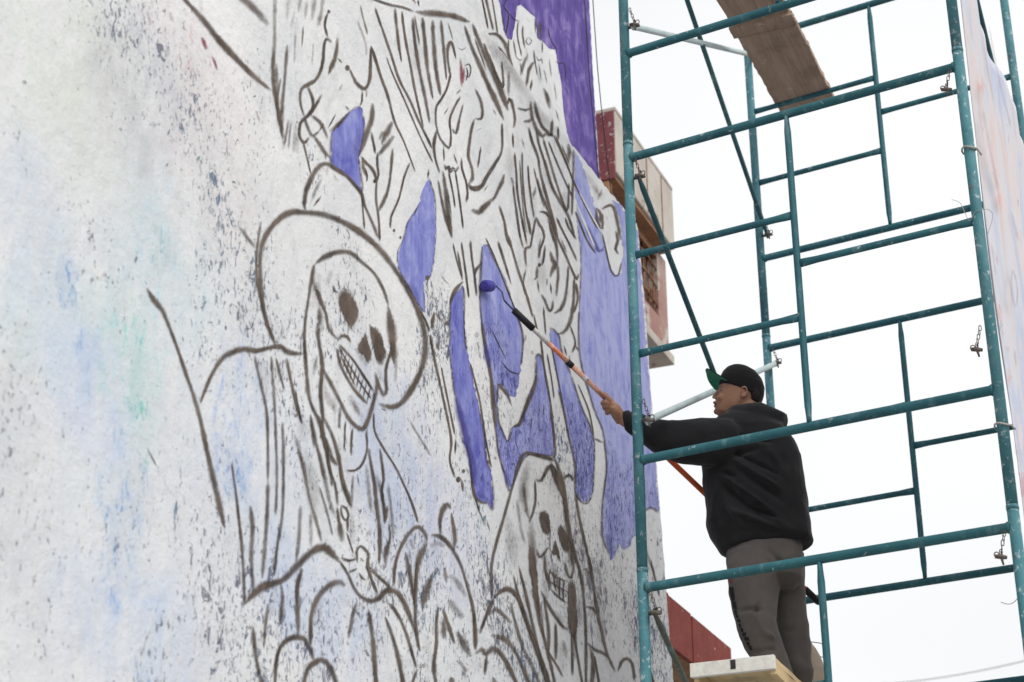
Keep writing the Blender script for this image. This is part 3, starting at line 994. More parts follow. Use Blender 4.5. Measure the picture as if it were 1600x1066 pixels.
S_HOOD = '''
12;.55;.9|829,812 832,850 838,880
11;.6;.9|893,905 896,950 897,1000 899,1030
10;.5;.9|862,735 872,752 880,775
9;.5;.9|882,820 890,850 893,890
16;0.48;.95|826,720 818,760 822,800
14;0.48;.95|862,880 872,915 880,940
14;0.45;.95|848,905 856,935
20;0.35;.95|790,800 800,850 806,890
18;0.35;.95|860,740 868,770
22;0.38;.95|880,1000 878,1050
16;0.40;.95|905,930 906,980
22;0.32;.95|780,970 796,1010
18;0.40;.95|935,960 945,1000
4.5|867,720,4 839,711,6 817,711,5 803,753,4 789,803 775,852,5 768,888,5 770,934,4
4.5|867,717 881,756 889,817 896,855 909,905 914,955 916,1002 916,1072
6|860,721,4 873,745,6 880,765,6 886,817,5 894,860,6 897,890,6
8.5|847,747,5 853,738,7 861,728,8 873,754,9 884,784,5
5|836,749 846,751 853,736
4|836,751 837,782 831,807 827,816
5;.6;.7|818,754 823,797 829,813
5;.5;.7|808,780 815,830 822,850
5.5|880,749 889,742 897,749
4.5|899,769 906,812 917,860 925,897 931,940 939,980 948,1019 962,1050
5|929,686 942,691
5|838,858 843,870 850,865 857,854
5.5|851,866 853,893 861,919
2.6|857,889 868,901 887,909
2.6|854,905 868,914 886,925
2.6|859,918 872,932 886,942
2.6|861,888 858,900 862,916
2.6|868,897 866,908 869.5,926
2.6|875,901 874,918 875,937
2.6|881,906 880,922 881,940
2.6|864,893 866,900
5|845,923 859,949 872,969 881,980,7 888,983,8
9;.6;.8|874,946 886,952
9;.45;.8|866,955 882,973
4.5|872,868 876,878
4.5|882,878 887,897 893,903 897,884
5.5|802,898,3 812,936,5 823,973,6 839,1013,8 858,1072,8
4.5|811,886,3 821,925,5 832,973,5 843,1026,5
5.5|832,919 843,969 857,1022 868,1072
5|850,934 857,980 858,1018
4;.6;.6|845,940 850,1000
5.5|868,973,3 869,1000,6 869,1032,4
3.5|857,1019 870,1039 880,1058
4|894,985 895,1056
4|897,990 907,1050 911,1072
5.5|771,936 760,962 750,990
6.5|771,936,5 784,923,6 797,921,9 808,932,7 821,962,6 835,1004,7 850,1044,8 858,1072,8
7;.75;.7|763,962 776,952,9 788,962 800,974
5;.7;.6|797,940 806,975,5 817,1011,6 832,1041,6 844,1072,7
9;.85;.7|767,993,6 780,996,10 791,1000,9 804,1015,7 815,1039,6 829,1072,7
7.5|743,1022,6 753,1015,9 760,1022,8 771,1013,10 782,1021,8 795,1041,7 809,1072,7
5|760,1024 758,1055
10;.9;.6|750,1034 752,1044
4.5|740,953 743,1014
17;.7;.9|773,1066
4|920,868 925,900
5|910,892 916,889 921,898
5.5|916,949 926,950 934,961
5.5|918,1005 929,1015 942,1020 950,1027
5|966,1050,3 971,1035 979,1029,6 988,1037,5 992,1064,4
6.5|922,1012 927,1033 925,1072
4|929,1025 937,1072
4;.7|1016,872 1024,905 1031,932
3.5;.5;.6|1008,812 1010,858 1022,895
5|1013,1040 1022,1072
9;.5;.9|944,822 934,834
6;.4;.9|880,1000 886,1030
3;.5|995,1000 990,1016
4;.5;.7|940,1000 948,1008
'''
S_UP = '''
2;.7|812,100 818,118
2;.7|842,100 846,125
2;.6|858,92 862,120
2;.6|866,130 870,158
2;.7|850,108 855,130
8;.3;.9|838,110 846,130
2;.7|868,170 874,190
2;.7|826,58 831,64 826,70 822,64 826,58
2;.6|812,95 816,110
2.2;.7|784,20 788,44
3|753,-4 763,45
4|759,-4 771,47
2.5|769,-4 778,53
5.5|760,54,4 775,53 786,63 793,78 797,97,4
4.5|777,72 793,92
2.5|795,60 795,81 802,106
2.2|809.6,34 808.7,56 815.5,88
2.5|817,40 817,56 820.5,75
2.2|802,62 807,90
2.2|836,29 837,52
6;.7|843,32 844,64
7;.5;.8|823,28 828,35
2.5|834,78 836,95 840,118
5.5;.7|825,84 818,101 814,118
5.5;.9|835,96 827,108 823,135
4|831,125 829,142
6.5|849,138 854,148 860,170
2.2|847.6,64 847.6,82
3;.4;.8|822,75 826,100
'''
def figure(name, txt, parent, label, x=WX, key='low', polys=()):
    S = Strokes()
    parse(txt, S, x, key)
    for p in polys: S.poly(p, 0.95, x, key)
    return S.build(name, M_BROWN, parent, label)
figure('sketch_lines', S_LEFT, wall, 'dry brown brush streaks at the upper left of the mural')
figure('sketch_lines', S_HAND, wall, 'sketched hand bones with large knuckles')
figure('sketch_lines', S_CLOAK, wall, 'sketched skeletons in long pleated cloth')
figure('sketch_lines', S_BONES, wall, 'small ringed shape sketched at the far end')
EYE = [(527, 459), (534, 451), (546, 453), (556, 466), (563, 485), (561, 502), (551, 517), (544, 512), (534, 495), (528, 476)]
NL = [(572, 517), (577, 535), (582, 552), (580, 568), (573, 569), (568, 556), (560, 552), (558, 538), (566, 524)]
NR = [(576, 505), (586, 507), (596, 521), (603, 545), (605, 556), (599, 573), (590, 569), (584, 552), (579, 528)]
figure('sketch_lines', S_HAT, wall, 'large sketched skull wearing a wide-brimmed hat', polys=(EYE, NL, NR))
figure('sketch_lines', S_LEAF, wall, 'sketched pointed petals between the two skulls')
HE1 = [(842, 800), (850, 795), (858, 802), (862, 820), (860, 837), (852, 838), (845, 825), (842, 812)]
HE2 = [(871, 820), (876, 817), (884, 827), (890, 848), (889, 864), (881, 865), (875, 848), (871, 832)]
HN = [(868, 838), (871, 850), (876, 868), (875, 878), (871, 868), (866, 869), (862, 863), (865, 850)]
HD1 = [(826, 845), (833, 850), (838, 872), (842, 918), (845, 950), (846, 975), (840, 950), (832, 918), (825, 880)]
HD2 = [(887, 905), (899, 905), (902, 943), (903, 986), (899, 1006), (888, 984), (887, 945)]
figure('sketch_lines', S_HOOD, wall, 'sketched grinning skull under a hood', polys=(HE1, HE2, HN, HD1, HD2))
figure('sketch_lines', S_UP, up, None, UX, 'up')
# dark soft outlines where the violet was cut in round the figures
S = Strokes()
RO = random.Random(31)
for P, w, op in ((P3, 4.0, .75), (P4, 4.0, .75), (P5, 3.6, .75), (P2, 2.6, .55), (P1, 3.0, .6)):
    n = len(P)
    i = 0
    while i < n:
        k = RO.randint(3, 5)
        seg_ = [P[(i + j) % n] for j in range(k + 1)]
        if RO.random() < .82: S.add([(a + RO.uniform(-.6, .6), b_ + RO.uniform(-.6, .6), w * RO.uniform(.7, 1.35)) for a, b_ in seg_], w, op * RO.uniform(.7, 1.1), .75, .6, .6)
        i += k
S.add([(905, 484), (904, 517), (906, 555), (911, 581), (920, 611), (929, 641), (942, 673), (946, 703), (948, 729), (945, 759), (941, 792), (941, 837), (948, 858)], 3.4, .7, .75)
S.add([(902, 350), (907, 385), (908, 412), (907, 445), (905, 484)], 2.6, .5, .75)
S.add([(1006, 802), (1016, 793), (1030, 801)], 4.5, .55, .85)
S.build('sketch_lines', M_BROWN, wall, 'soft dark outlines round the violet patches')
S = Strokes()
for t in ['2.2;.9;.3|794,-4 787,10 795,22 793,40 790,55', '2;.9;.3|796,22 803,30 812,33', '2;.85;.3|856,45 860,60 866,72 872,78', '1.8;.8;.3|868,95 874,100 880,98 884,110 882,128',
          '1.8;.8;.3|806,88 812,94 817,92', '1.8;.7;.3|838,88 842,95 846,92 848,100']:
    parse(t, S, UX, 'up2')
S.build('crack', M_CRACK, up)
S = Strokes()
for t in ['14;.75;.7|745,770 757,778 766,788', '12;.7;.8|712,620 722,660 736,715 745,760', '12;.7;.7|788,735 796,760', '16;.7;.8|800,590 806,606', '14;.65;.8|903,765 914,778', '14;.75;.8|950,835 955,866',
          '14;.7;.8|972,845 984,848', '12;.65;.8|800,690 812,672', '10;.6;.8|757,535 764,575', '12;.5;.8|560,200 556,250', '12;.5;.8|640,440 655,470', '9;.6;.8|1014,785 1022,780', '7;.8;.5|914,350 936,392 944,384']:
    parse(t, S, WX, 'low')
S.build('darker_brushwork', M_DEEP, wall)
S = Strokes()
for t in ['3.5;.9;.3|900,318 917,357 930,388', '2.6;.9;.3|905,300 920,328 941,366', '5;.9;.3|765,640 768,660', '2.4;.8;.3|756,395 760,410']:
    parse(t, S, WX, 'low')
S.build('white_touch_up', M_PALE, wall)
S = Strokes()
for t in ['8;.95;.4|315,58 319,66 323,77', '4;.8;.5|331,88 336,97 340,110', '3;.6;.6|284,42 292,48', '3;.55|287,122 290,128', '5;.75;.5|719,92 721,108 722,135', '4;.7;.6|725,106 724,130', '3;.6|350,158 355,164', '3;.6|400,175 408,192', '2.5;.8|759,611 765,620',
          '4;.7|645,-3 650,6', '6;.5;.8|265,20 272,35', '4;.45;.8|230,15 236,40']:
    parse(t, S, WX, 'low')
S.build('red_fleck', M_RED, wall)
S = Strokes()
for t in ['2;.8;.3|726,103 733,100 736,108 733,120 727,118', '2.2;.9;.3|729,105 731,116 728,126', '1.4;.6;.3|716,74 722,78 728,74', '1.6;.6;.3|690,430 695,438 702,444', '2;.7;.3|745,790 752,805 757,822', '2;.7;.3|760,812 766,830',
          '2;.8;.3|785,566 796,580 812,585', '2;.7;.3|768,515 780,540 790,560', '3;.8;.3|653,-2 655,10', '2.5;.7;.4|230,700 238,715 245,728', '2.5;.6;.4|558,740 562,760']:
    parse(t, S, WX, 'low')
S.build('crack', M_CRACK, wall)
# ------------------------------------------------------------------ scaffold
AX = Vector((0.99326, -0.11588, 0))      # direction across a frame, away from the wall
FW = 1.52                                # frame width
FY = 2.255                               # front to rear frame
def steel(name, c0, c1, chip, chips=0.5, scale=26, rough=0.62):
    N = NT(name)
    co = N.coord('Object')
    col = N.ramp(N.noise(co, 5, 5, 0.65), [(0.3, c0), (0.7, c1)])
    # faded streaks
    fade = N.step(N.noise(N.coord('Object', (1, 1, 0.35)), 17, 5, 0.65), 0.52, 0.75)
    col = N.mix(N.math('MULTIPLY', fade, 0.5), col, (.17, .29, .31, 1))
    m = N.step(N.math('ADD', N.noise(co, scale, 6, 0.74, 0.5), (chips - 0.5) * 0.25), 0.63, 0.68)
    col = N.mix(N.math('MULTIPLY', m, 0.85), col, chip)
    r = N.step(N.math('ADD', N.noise(co, 11, 6, 0.72, 0.4), (chips - 0.5) * 0.15), 0.66, 0.70)
    col = N.mix(N.math('MULTIPLY', r, 0.75), col, (.10, .055, .035, 1))
    N.bump(N.math('ADD', N.noise(co, 60, 4, 0.6), N.math('MULTIPLY', m, 0.8)), 0.25, 0.003)
    return N.finish(col, rough, 0.3)
M_STEEL = steel('chipped teal scaffold paint', (.016, .084, .106, 1), (.028, .130, .152, 1), (.42, .48, .48, 1), 0.54)
M_STEEL2 = steel('faded teal post paint', (.034, .135, .162, 1), (.072, .208, .235, 1), (.40, .46, .47, 1), 0.73, 38)
M_BRACE = steel('dull blue-green brace paint', (.018, .075, .088, 1), (.045, .125, .14, 1), (.30, .31, .30, 1), 0.5)
M_OLIVE = steel('dull grey-green brace paint', (.060, .075, .062, 1), (.115, .130, .108, 1), (.30, .31, .28, 1), 0.55)
M_GALV = steel('pale galvanised tube', (.40, .50, .51, 1), (.55, .63, .63, 1), (.20, .30, .30, 1), 0.5)
M_CHAIN = simple('rusty chain steel', (.05, .04, .035, 1), (.16, .13, .11, 1), 40, 0.5, 0.2)
def post_xy(front, far_side):
    p = AX * (FW if far_side else 0.0) + Vector((0, 0 if front else FY, 0))
    return p
def frame(front, zt, label, group):
    o = post_xy(front, False)
    e = empty('scaffold', (o.x, o.y, zt - 1.915))
    tag(e, label, 'scaffold', group)
    def pt(u, z): return o + AX * u + Vector((0, 0, z))
    for u in (0.0, FW):
        tube('post', [pt(u, zt - 1.912), pt(u, zt + 0.080)], 0.0225, M_STEEL2, e, 18)
        tube('coupling_collar', [pt(u, zt + 0.066), pt(u, zt + 0.084)], 0.0239, M_STEEL2, e, 18)
    tube('top_bar', [pt(0.016, zt), pt(0.026, zt), pt(0.032, zt), pt(0.76, zt), pt(FW - 0.032, zt), pt(FW - 0.026, zt), pt(FW - 0.016, zt)], [.0240, .0232, .0195, .0195, .0195, .0232, .0240], M_STEEL, e, 16)
    tube('lower_bar', [pt(0.016, zt - 1.449), pt(0.026, zt - 1.449), pt(0.032, zt - 1.449), pt(0.76, zt - 1.449), pt(FW - 0.032, zt - 1.449), pt(FW - 0.026, zt - 1.449), pt(FW - 0.016, zt - 1.449)], [.0240, .0232, .0195, .0195, .0195, .0232, .0240], M_STEEL, e, 16)
    tube('ladder_post', [pt(0.757, zt - 0.016), pt(0.757, zt - 1.434)], 0.0150, M_STEEL, e, 14, 1)
    tube('rung', [pt(0.018, zt - 0.492), pt(0.746, zt - 0.492)], 0.0150, M_STEEL, e, 14, 1)
    tube('rung', [pt(0.018, zt - 0.965), pt(0.746, zt - 0.965)], 0.0150, M_STEEL, e, 14, 1)
    tube('rung', [pt(0.768, zt - 0.722), pt(FW - 0.018, zt - 0.722)], 0.0150, M_STEEL, e, 14, 1)
    # stub with a flattened end where a brace is pinned
    return e
for zt, f, r in [(8.0, 'uppermost front frame of the teal scaffold, cut off by the top of the picture', 'uppermost rear frame of the teal scaffold, carrying the end of the high plank'),
                 (6.0, 'front scaffold frame crossing in front of the painter in the black hoodie', 'rear scaffold frame whose rungs show to the right of the painter'),
                 (4.0, 'front scaffold frame that carries the plank under the painter', 'rear scaffold frame below the level of the painter, under the picture edge'),
                 (2.0, 'lowest front scaffold frame standing on the ground below the picture', 'lowest rear scaffold frame standing on the ground below the picture')]:
    frame(True, zt, f, 'stacked scaffold frames')
    frame(False, zt, r, 'stacked scaffold frames')
def pin_pt(front, far, z):
    p = post_xy(front, far)
    return p + Vector(((-0.045 if far else 0.045), 0.0, z))
def brace(far, zf, zr, mat, r, label):
    a = pin_pt(True, far, zf); c = pin_pt(False, far, zr)
    e = empty('cross_brace', tuple(a))
    tag(e, label, 'brace', 'cross braces of the scaffold')
    d = (c - a).normalized()
    tube('tube', [a - d * 0.012, a + d * 0.03, a + d * 0.06, c - d * 0.06, c - d * 0.03, c + d * 0.012], [r * .95, r * .95, r, r, r * .95, r * .95], mat, e, 14, 1)
    for p in (a, c):
        V, F = tube_geo([p - Vector((0.030, 0, 0)), p + Vector((0.030, 0, 0))], 0.008, 10)
        mesh_obj('pin', V, F, M_CHAIN, e, True)
brace(False, 6.692, 7.888, M_GALV, .0150, 'pale tube running back from the left post at the top of the picture')
brace(False, 7.890, 6.693, M_BRACE, .0130, 'dark brace slanting down past the high plank to the rear left post')
brace(False, 5.893, 4.720, M_BRACE, .0130, 'dark brace slanting down from the left post to the brim of the cap')
brace(False, 4.723, 5.903, M_GALV, .0150, 'pale tube behind the painter at the height of his mouth')
brace(False, 3.891, 2.720, M_OLIVE, .0125, 'grey-green brace slanting down from the left post in front of the red fascia')
brace(True, 7.890, 6.693, M_BRACE, .0150, 'dark brace slanting down between the two right posts at the picture edge')
def chain(front, far, z, side, label):
    p = post_xy(front, far) + Vector((side * 0.034, -0.02, z))
    e = empty('safety_chain', tuple(p))
    tag(e, label, 'chain', 'chained locking pins on the scaffold')
    R = random.Random(int(z * 100) + int(far))
    q = p + Vector((0, 0, 0.082))
    for i in range(5):
        c = q + Vector((side * (0.004 + 0.005 * i), 0.0, -0.0175 * i))
        ang = (i % 2) * 1.35 + R.uniform(-.3, .3)
        u = Vector((math.cos(ang), math.sin(ang), 0)); w = Vector((0, 0, 1))
        ring = [c + u * (0.0052 * math.cos(t)) + w * (0.0118 * math.sin(t)) for t in [2 * math.pi * k / 10 for k in range(11)]]
        V, F = tube_geo(ring, 0.0019, 6)
        mesh_obj('link', V, F, M_CHAIN, e, True)
    c = q + Vector((side * 0.024, -.004, -0.090))
    V, F = tube_geo([c + Vector((-0.022, 0, 0.006)), c + Vector((0.0, 0, .002)), c + Vector((0.020, 0, -0.004))], [.0075, .0095, .0065], 10)
    mesh_obj('locking_pin', V, F, M_CHAIN, e, True)
    V, F = tube_geo([c + Vector((0.002, 0, 0.022)), c + Vector((0.0, 0, 0)), c + Vector((0.005, 0, -0.030))], [.004, .0058, .0035], 8)
    mesh_obj('wing', V, F, M_CHAIN, e, True)
    V, F = tube_geo([c + Vector((side * 0.016, 0, 0.0)) + Vector((0.009 * math.cos(t), 0, 0.012 + 0.010 * math.sin(t))) for t in [2 * math.pi * k / 10 for k in range(11)]], 0.0022, 6)
    mesh_obj('split_ring', V, F, M_CHAIN, e, True)
for fr, far, z, sd_, lb in [(True, False, 6.692, 1, 'chained pin on the left post at the top, at the end of a pale tube'), (True, False, 5.893, 1, 'chained pin on the left post beside the beige parapet'),
                         (True, False, 4.723, 1, 'chained pin on the left post at the painter\'s sleeve'), (True, False, 3.891, 1, 'chained pin low on the left post near the red fascia'),
                         (False, False, 6.693, 1, 'chained pin on the rear left post above the cap'), (False, False, 5.903, 1, 'chained pin on the rear left post just right of the cap'),
                         (True, True, 5.893, -1, 'chained pin under the top bar on the right post'), (True, True, 4.723, -1, 'chained pin halfway up the right post, hanging free'),
                         (True, True, 3.891, -1, 'chained pin low on the right post near the bottom of the picture')]:
    chain(fr, far, z, sd_, lb)
# ------------------------------------------------------------------ planks
def wood(name, c0, c1, splat=None, amt=.62):
    N = NT(name)
    gr = N.noise(N.coord('Object', (14, 0.9, 14)), 3.0, 6, 0.65, 0.5)
    col = N.ramp(gr, [(0.3, c0), (0.7, c1)])
    co = N.coord('Object')
    if splat: col = N.mix(N.math('MULTIPLY', N.step(N.noise(co, 12, 6, 0.7, 0.6), amt, amt + .06), .9), col, splat)
    col = N.mix(N.math('MULTIPLY', N.step(N.noise(co, 3.4, 5, 0.65), .52, .72), .45), col, (.10, .075, .055, 1))
    N.bump(gr, 0.3, 0.004)
    return N.finish(col, 0.8, 0.2)
M_PLANK = wood('weathered brown plank', (.25, .175, .125, 1), (.42, .32, .245, 1), (.52, .45, .38, 1), .64)
M_PINE = wood('yellow pine board', (.52, .38, .20, 1), (.66, .51, .30, 1), (.60, .60, .56, 1), .66)
M_PINEW = wood('white-splashed board end', (.58, .56, .50, 1), (.72, .71, .66, 1), (.10, .085, .07, 1), .63)
def board(name, x0, x1, y0, y1, z0, z1, mat, parent, seed, skew=0.0):
    """plank with slightly uneven edges, subdivided along its length"""
    R = random.Random(seed)
    n = 22
    V = []; F = []
    for i in range(n + 1):
        y = y0 + (y1 - y0) * i / n
        dx = skew * (y - y0) - 0.11667 * 0
        a = R.uniform(-.004, .004); c = R.uniform(-.004, .004); d = R.uniform(-.002, .002)
        V += [Vector((x0 + dx + a, y, z0 + d)), Vector((x1 + dx + c, y, z0 + d)), Vector((x1 + dx + c, y, z1 + d)), Vector((x0 + dx + a, y, z1 + d))]
    for i in range(n):
        for k in range(4):
            F.append((4 * i + k, 4 * i + (k + 1) % 4, 4 * i + 4 + (k + 1) % 4, 4 * i + 4 + k))
    F += [(3, 2, 1, 0), (4 * n, 4 * n + 1, 4 * n + 2, 4 * n + 3)]
    return mesh_obj(name, V, F, mat, parent)
hp = empty('scaffold_plank', (0.28, 1.2, 7.53))
tag(hp, 'weathered brown plank resting on high rungs, seen from below at the top', 'plank', 'planks across the scaffold')
zb = 7.497 + 0.015 + 0.004
board('board', 0.135, 0.460, -0.25, 1.66, zb + 0.034, zb + 0.068, M_PLANK, hp, 4)
board('board', 0.150, 0.480, 1.50, 2.335, zb, zb + 0.032, M_PLANK, hp, 9)
cl = board('cleat', 0.125, 0.475, 1.40, 1.50, zb + 0.008, zb + 0.033, M_PLANK, hp, 12)
lp = empty('scaffold_plank', (0.42, 1.0, 3.53))
tag(lp, 'pale pine box plank under the painter with a white-splashed end', 'plank', 'planks across the scaffold')
zl = 4.0 - 0.492 + 0.017
Y0, Y1 = -0.27, 2.45
board('deck_board', 0.272, 0.592, Y0, Y1, zl + 0.045, zl + 0.066, M_PINE, lp, 21)
board('side_rail', 0.272, 0.296, Y0 + .022, Y1, zl + .001, zl + 0.044, M_PINE, lp, 22)
board('side_rail', 0.568, 0.592, Y0 + .022, Y1, zl + .001, zl + 0.044, M_PINE, lp, 23)
box('end_board', 0.268, 0.597, Y0 - .004, Y0 + .020, zl + 0.016, zl + 0.070, M_PINEW, lp, 0.003)
M_TAPE = simple('black paint smear', (.02, .02, .02, 1), (.05, .05, .048, 1), 30, .8, .2)
box('paint_smear', 0.428, 0.448, Y0 - .0055, Y0 - .0042, zl + .030, zl + 0.066, M_TAPE, lp)
# ------------------------------------------------------------------ houses beyond the mural wall
M_BEIGE = worn('stained beige concrete', (.36, .325, .285, 1), (.52, .48, .43, 1), (.26, .21, .18, 1), .42, 7)
M_MAROON = worn('flaking maroon paint', (.14, .034, .045, 1), (.20, .058, .066, 1), (.40, .34, .33, 1), .50, 26)
M_PINKW = worn('faded red wash over grey render', (.26, .115, .095, 1), (.40, .30, .26, 1), (.42, .375, .33, 1), .66, 6)
M_SOFFIT = simple('brown stained soffit boards', (.17, .085, .045, 1), (.34, .19, .11, 1), 7, 0.85, 0.35)
M_DARK = simple('dark window opening', (.02, .017, .014, 1), (.05, .04, .03, 1), 5, 0.6, 0)
M_RUST = simple('rusty iron grille', (.16, .075, .04, 1), (.30, .16, .10, 1), 30, 0.7, 0.3)
hb = empty('house', (-1.8, 3.6, 0))
tag(hb, 'beige house bay with a maroon parapet end and barred window behind the left post', 'house', kind='thing')
box('main_wall', -5.0, -1.75, 2.5, 4.0, 0.0, 8.15, M_BEIGE, hb)
# bay with a window opening facing away from the wall
bx, by0, by1, bz0, bz1 = -1.20, 2.95, 4.27, 7.00, 7.72
wy0, wy1, wz0, wz1 = 3.66, 4.08, 7.21, 7.66
box('bay_wall', -1.75, bx, by0, wy0, bz0, bz1, M_PINKW, hb)
box('bay_wall', -1.75, bx, wy1, by1, bz0, bz1, M_PINKW, hb)
box('bay_wall', -1.75, bx, wy0, wy1, bz0, wz0, M_PINKW, hb)
box('bay_wall', -1.75, bx, wy0, wy1, wz1, bz1, M_SOFFIT, hb)
box('bay_floor', -1.75, bx + 0.03, by0, by1 + .02, bz0 - 0.07, bz0 - .002, M_BEIGE, hb, .008)
wi = box('window', -1.70, -1.36, wy0 + .002, wy1 - .002, wz0 + .002, wz1 - .002, M_DARK, hb)
gx = bx - 0.02
for k in range(4):
    yy = wy0 + 0.06 + k * 0.10
    tube('grille_bar', [(gx, yy, wz0), (gx + .004, yy + .02, (wz0 + wz1) / 2), (gx, yy, wz1)], .008, M_RUST, wi, 8)
for k in range(3):
    zz = wz0 + 0.08 + k * 0.14
    tube('grille_bar', [(gx + .012, wy0, zz), (gx + .012, wy0 + .2, zz + .03), (gx + .012, wy1, zz)], .007, M_RUST, wi, 8)
for k in range(5):
    yc = wy0 + 0.07 + (k % 3) * 0.13; zc = wz0 + 0.12 + (k // 3) * 0.2
    pts = [Vector((gx - .012, yc + .05 * math.cos(t) * (1 - t / 12), zc + .075 * math.sin(t) * (1 - t / 12))) for t in [i * .5 for i in range(14)]]
    V, F = tube_geo(pts, .006, 7)
    mesh_obj('grille_scroll', V, F, M_RUST, wi, True)
box('soffit', -1.75, -1.12, 3.012, 4.16, bz1 + .002, bz1 + .03, M_SOFFIT, hb)
pa = box('parapet', -1.75, -1.10, 3.004, 4.19, 7.752, 8.215, M_BEIGE, hb, .012)
box('parapet_end', -1.74, -1.106, 2.985, 3.002, 7.70, 8.205, M_MAROON, hb, .004)
box('coping', -1.76, -1.098, 3.006, 4.188, 8.217, 8.245, M_BEIGE, hb, .006)
for k in range(3):
    yj = 3.3 + k * 0.31
    box('joint_strip', -1.099, -1.094, yj, yj + .006, 7.76, 8.20, M_SOFFIT, pa)
box('end_bracket', -1.74, -1.15, 2.99, 3.05, 7.56, 7.698, M_SOFFIT, hb, .01)
M_REDM = worn('dull red painted metal', (.145, .030, .024, 1), (.195, .044, .035, 1), (.50, .42, .38, 1), .36, 22, .85)
rf = empty('red_fascia', (-1.5, 3.6, 0))
tag(rf, 'low dull red panelled fascia of a roof beyond the far end of the mural wall', 'fascia', kind='thing')
ys = [2.55, 2.98, 3.41, 3.86, 4.30, 4.71]
for k in range(5):
    dz = [0, .004, 0, -.012, -.006][k]
    box('panel', -1.03, -1.0 + (k % 2) * .006, ys[k] + .002, ys[k + 1] - .002, 4.735, 5.045 + dz, M_REDM, rf, .004)
box('roof_deck', -3.2, -1.031, 2.55, 4.705, 4.80, 4.98, M_REDM, rf)
box('soffit', -3.2, -1.04, 2.56, 4.70, 4.755, 4.798, M_SOFFIT, rf)
box('supporting_wall', -3.2, -2.4, 2.6, 4.6, 0.0, 4.754, M_BEIGE, rf)
# painted wall at the right edge of the picture
def second_mural():
    N = NT('pale painted mural on the far wall')
    tcn = N.n('ShaderNodeTexCoord')
    a = N.noise(N.coord('Object', (1, 0.8, 0.35), (0.5, 0, 0)), 3.0, 4, 0.6, 0.8)
    col = N.ramp(a, [(0.22, lin(196, 170, 172)), (0.38, lin(204, 190, 188)), (0.5, lin(196, 196, 202)), (0.60, lin(176, 184, 204)), (0.70, lin(208, 194, 192)), (0.82, lin(184, 180, 188))])
    st = N.noise(N.coord('Object', (1, 1.6, 0.22), (0.35, 0, 0)), 9, 5, 0.62, 0.5)
    col = N.mix(N.math('MULTIPLY', N.step(st, .52, .7), .55), col, lin(170, 168, 178))
    fl = N.noise(N.coord('Object', (1, 1.2, .6)), 9.5, 3, 0.6, 0.4)
    col = N.mix(N.math('MULTIPLY', N.step(fl, .70, .76), .6), col, lin(214, 150, 122))
    f2 = N.noise(N.coord('Object', (1, 1.5, .5), (.6, 0, 0)), 14, 4, 0.65, 0.4)
    col = N.mix(N.math('MULTIPLY', N.step(f2, .67, .72), .6), col, lin(96, 84, 104))
    N.bump(N.noise(N.coord('Object'), 14, 5, 0.6), 0.3, .01)
    return N.finish(col, 0.8, 0.2)
CX = 1.545
sw = empty('painted_canvas', (CX, 0.9, 2.6))
tag(sw, 'pale pink and grey painted canvas hung on the scaffold at the right edge', 'canvas')
M_SECOND = second_mural()
ny, nz = 60, 90
V = []; F = []
for i in range(ny + 1):
    for j in range(nz + 1):
        y = -0.125 + 2.13 * i / ny; z = 2.5 + 4.19 * j / nz
        sagz = -0.03 * math.sin(math.pi * min(1, max(0, (y + .125) / 2.13))) * (j / nz) ** 2
        dx = 0.016 * math.sin(y * 5.3 + z * 1.1) * (0.4 + 0.6 * j / nz) + 0.010 * noise.noise(Vector((y * 3, z * 1.2, 3.1))) + 0.006 * math.sin(y * 17 + z * 2.3)
        V.append(Vector((CX + dx * (1 - (1 if i == 0 else 0) * .5), y + .006 * noise.noise(Vector((z * 2, 7, 1))), z + sagz)))
for i in range(ny):
    for j in range(nz):
        a = i * (nz + 1) + j
        F.append((a, a + nz + 1, a + nz + 2, a + 1))
co_ = mesh_obj('cloth', V, F, M_SECOND, sw, True)
sm = co_.modifiers.new('thickness', 'SOLIDIFY'); sm.thickness = 0.004; sm.offset = -1
M_CORD = simple('grubby tie cord', (.30, .28, .25, 1), (.45, .43, .40, 1), 30, .8, 0)
for z in (6.62, 5.6, 4.4, 3.2):
    c = post_xy(True, True) + Vector((0, 0, z))
    ring = [c + Vector((.030 * math.cos(t), .030 * math.sin(t) + .0, .006 * math.sin(t * 2))) for t in [2 * math.pi * k / 14 for k in range(15)]]
    tv, tf = tube_geo(ring + [Vector((CX, -0.10, z + .01))], .004, 6)
    mesh_obj('tie_cord', tv, tf, M_CORD, sw, True)
M_LEAF = simple('orange leaf paint', lin(206, 104, 60), lin(214, 128, 86), 9, .8, 0)
M_PLUM = simple('plum and grey leaf paint', lin(110, 78, 98), lin(90, 78, 90), 9, .8, 0)
M_CRIM = simple('crimson leaf paint', lin(158, 52, 68), lin(180, 74, 84), 9, .8, 0)
R = random.Random(5)
S = Strokes()
for pts, w, m in [([(1561, 470), (1562, 490), (1566, 510)], 8, M_LEAF), ([(1575, 575), (1577, 592), (1576, 606)], 9, M_LEAF), ([(1534, 120), (1538, 150)], 9, M_LEAF), ([(1527, 128), (1531, 148)], 7, M_LEAF), ([(1560, 300), (1566, 330)], 5, M_LEAF)]:
    S.add(pts, w, .42, .6, .3, .3, CX + .03, 'canvas')
S.build('painted_leaf', stroke_mat('orange leaf paint', lin(206, 104, 60), lin(214, 128, 86)), sw)
S = Strokes()
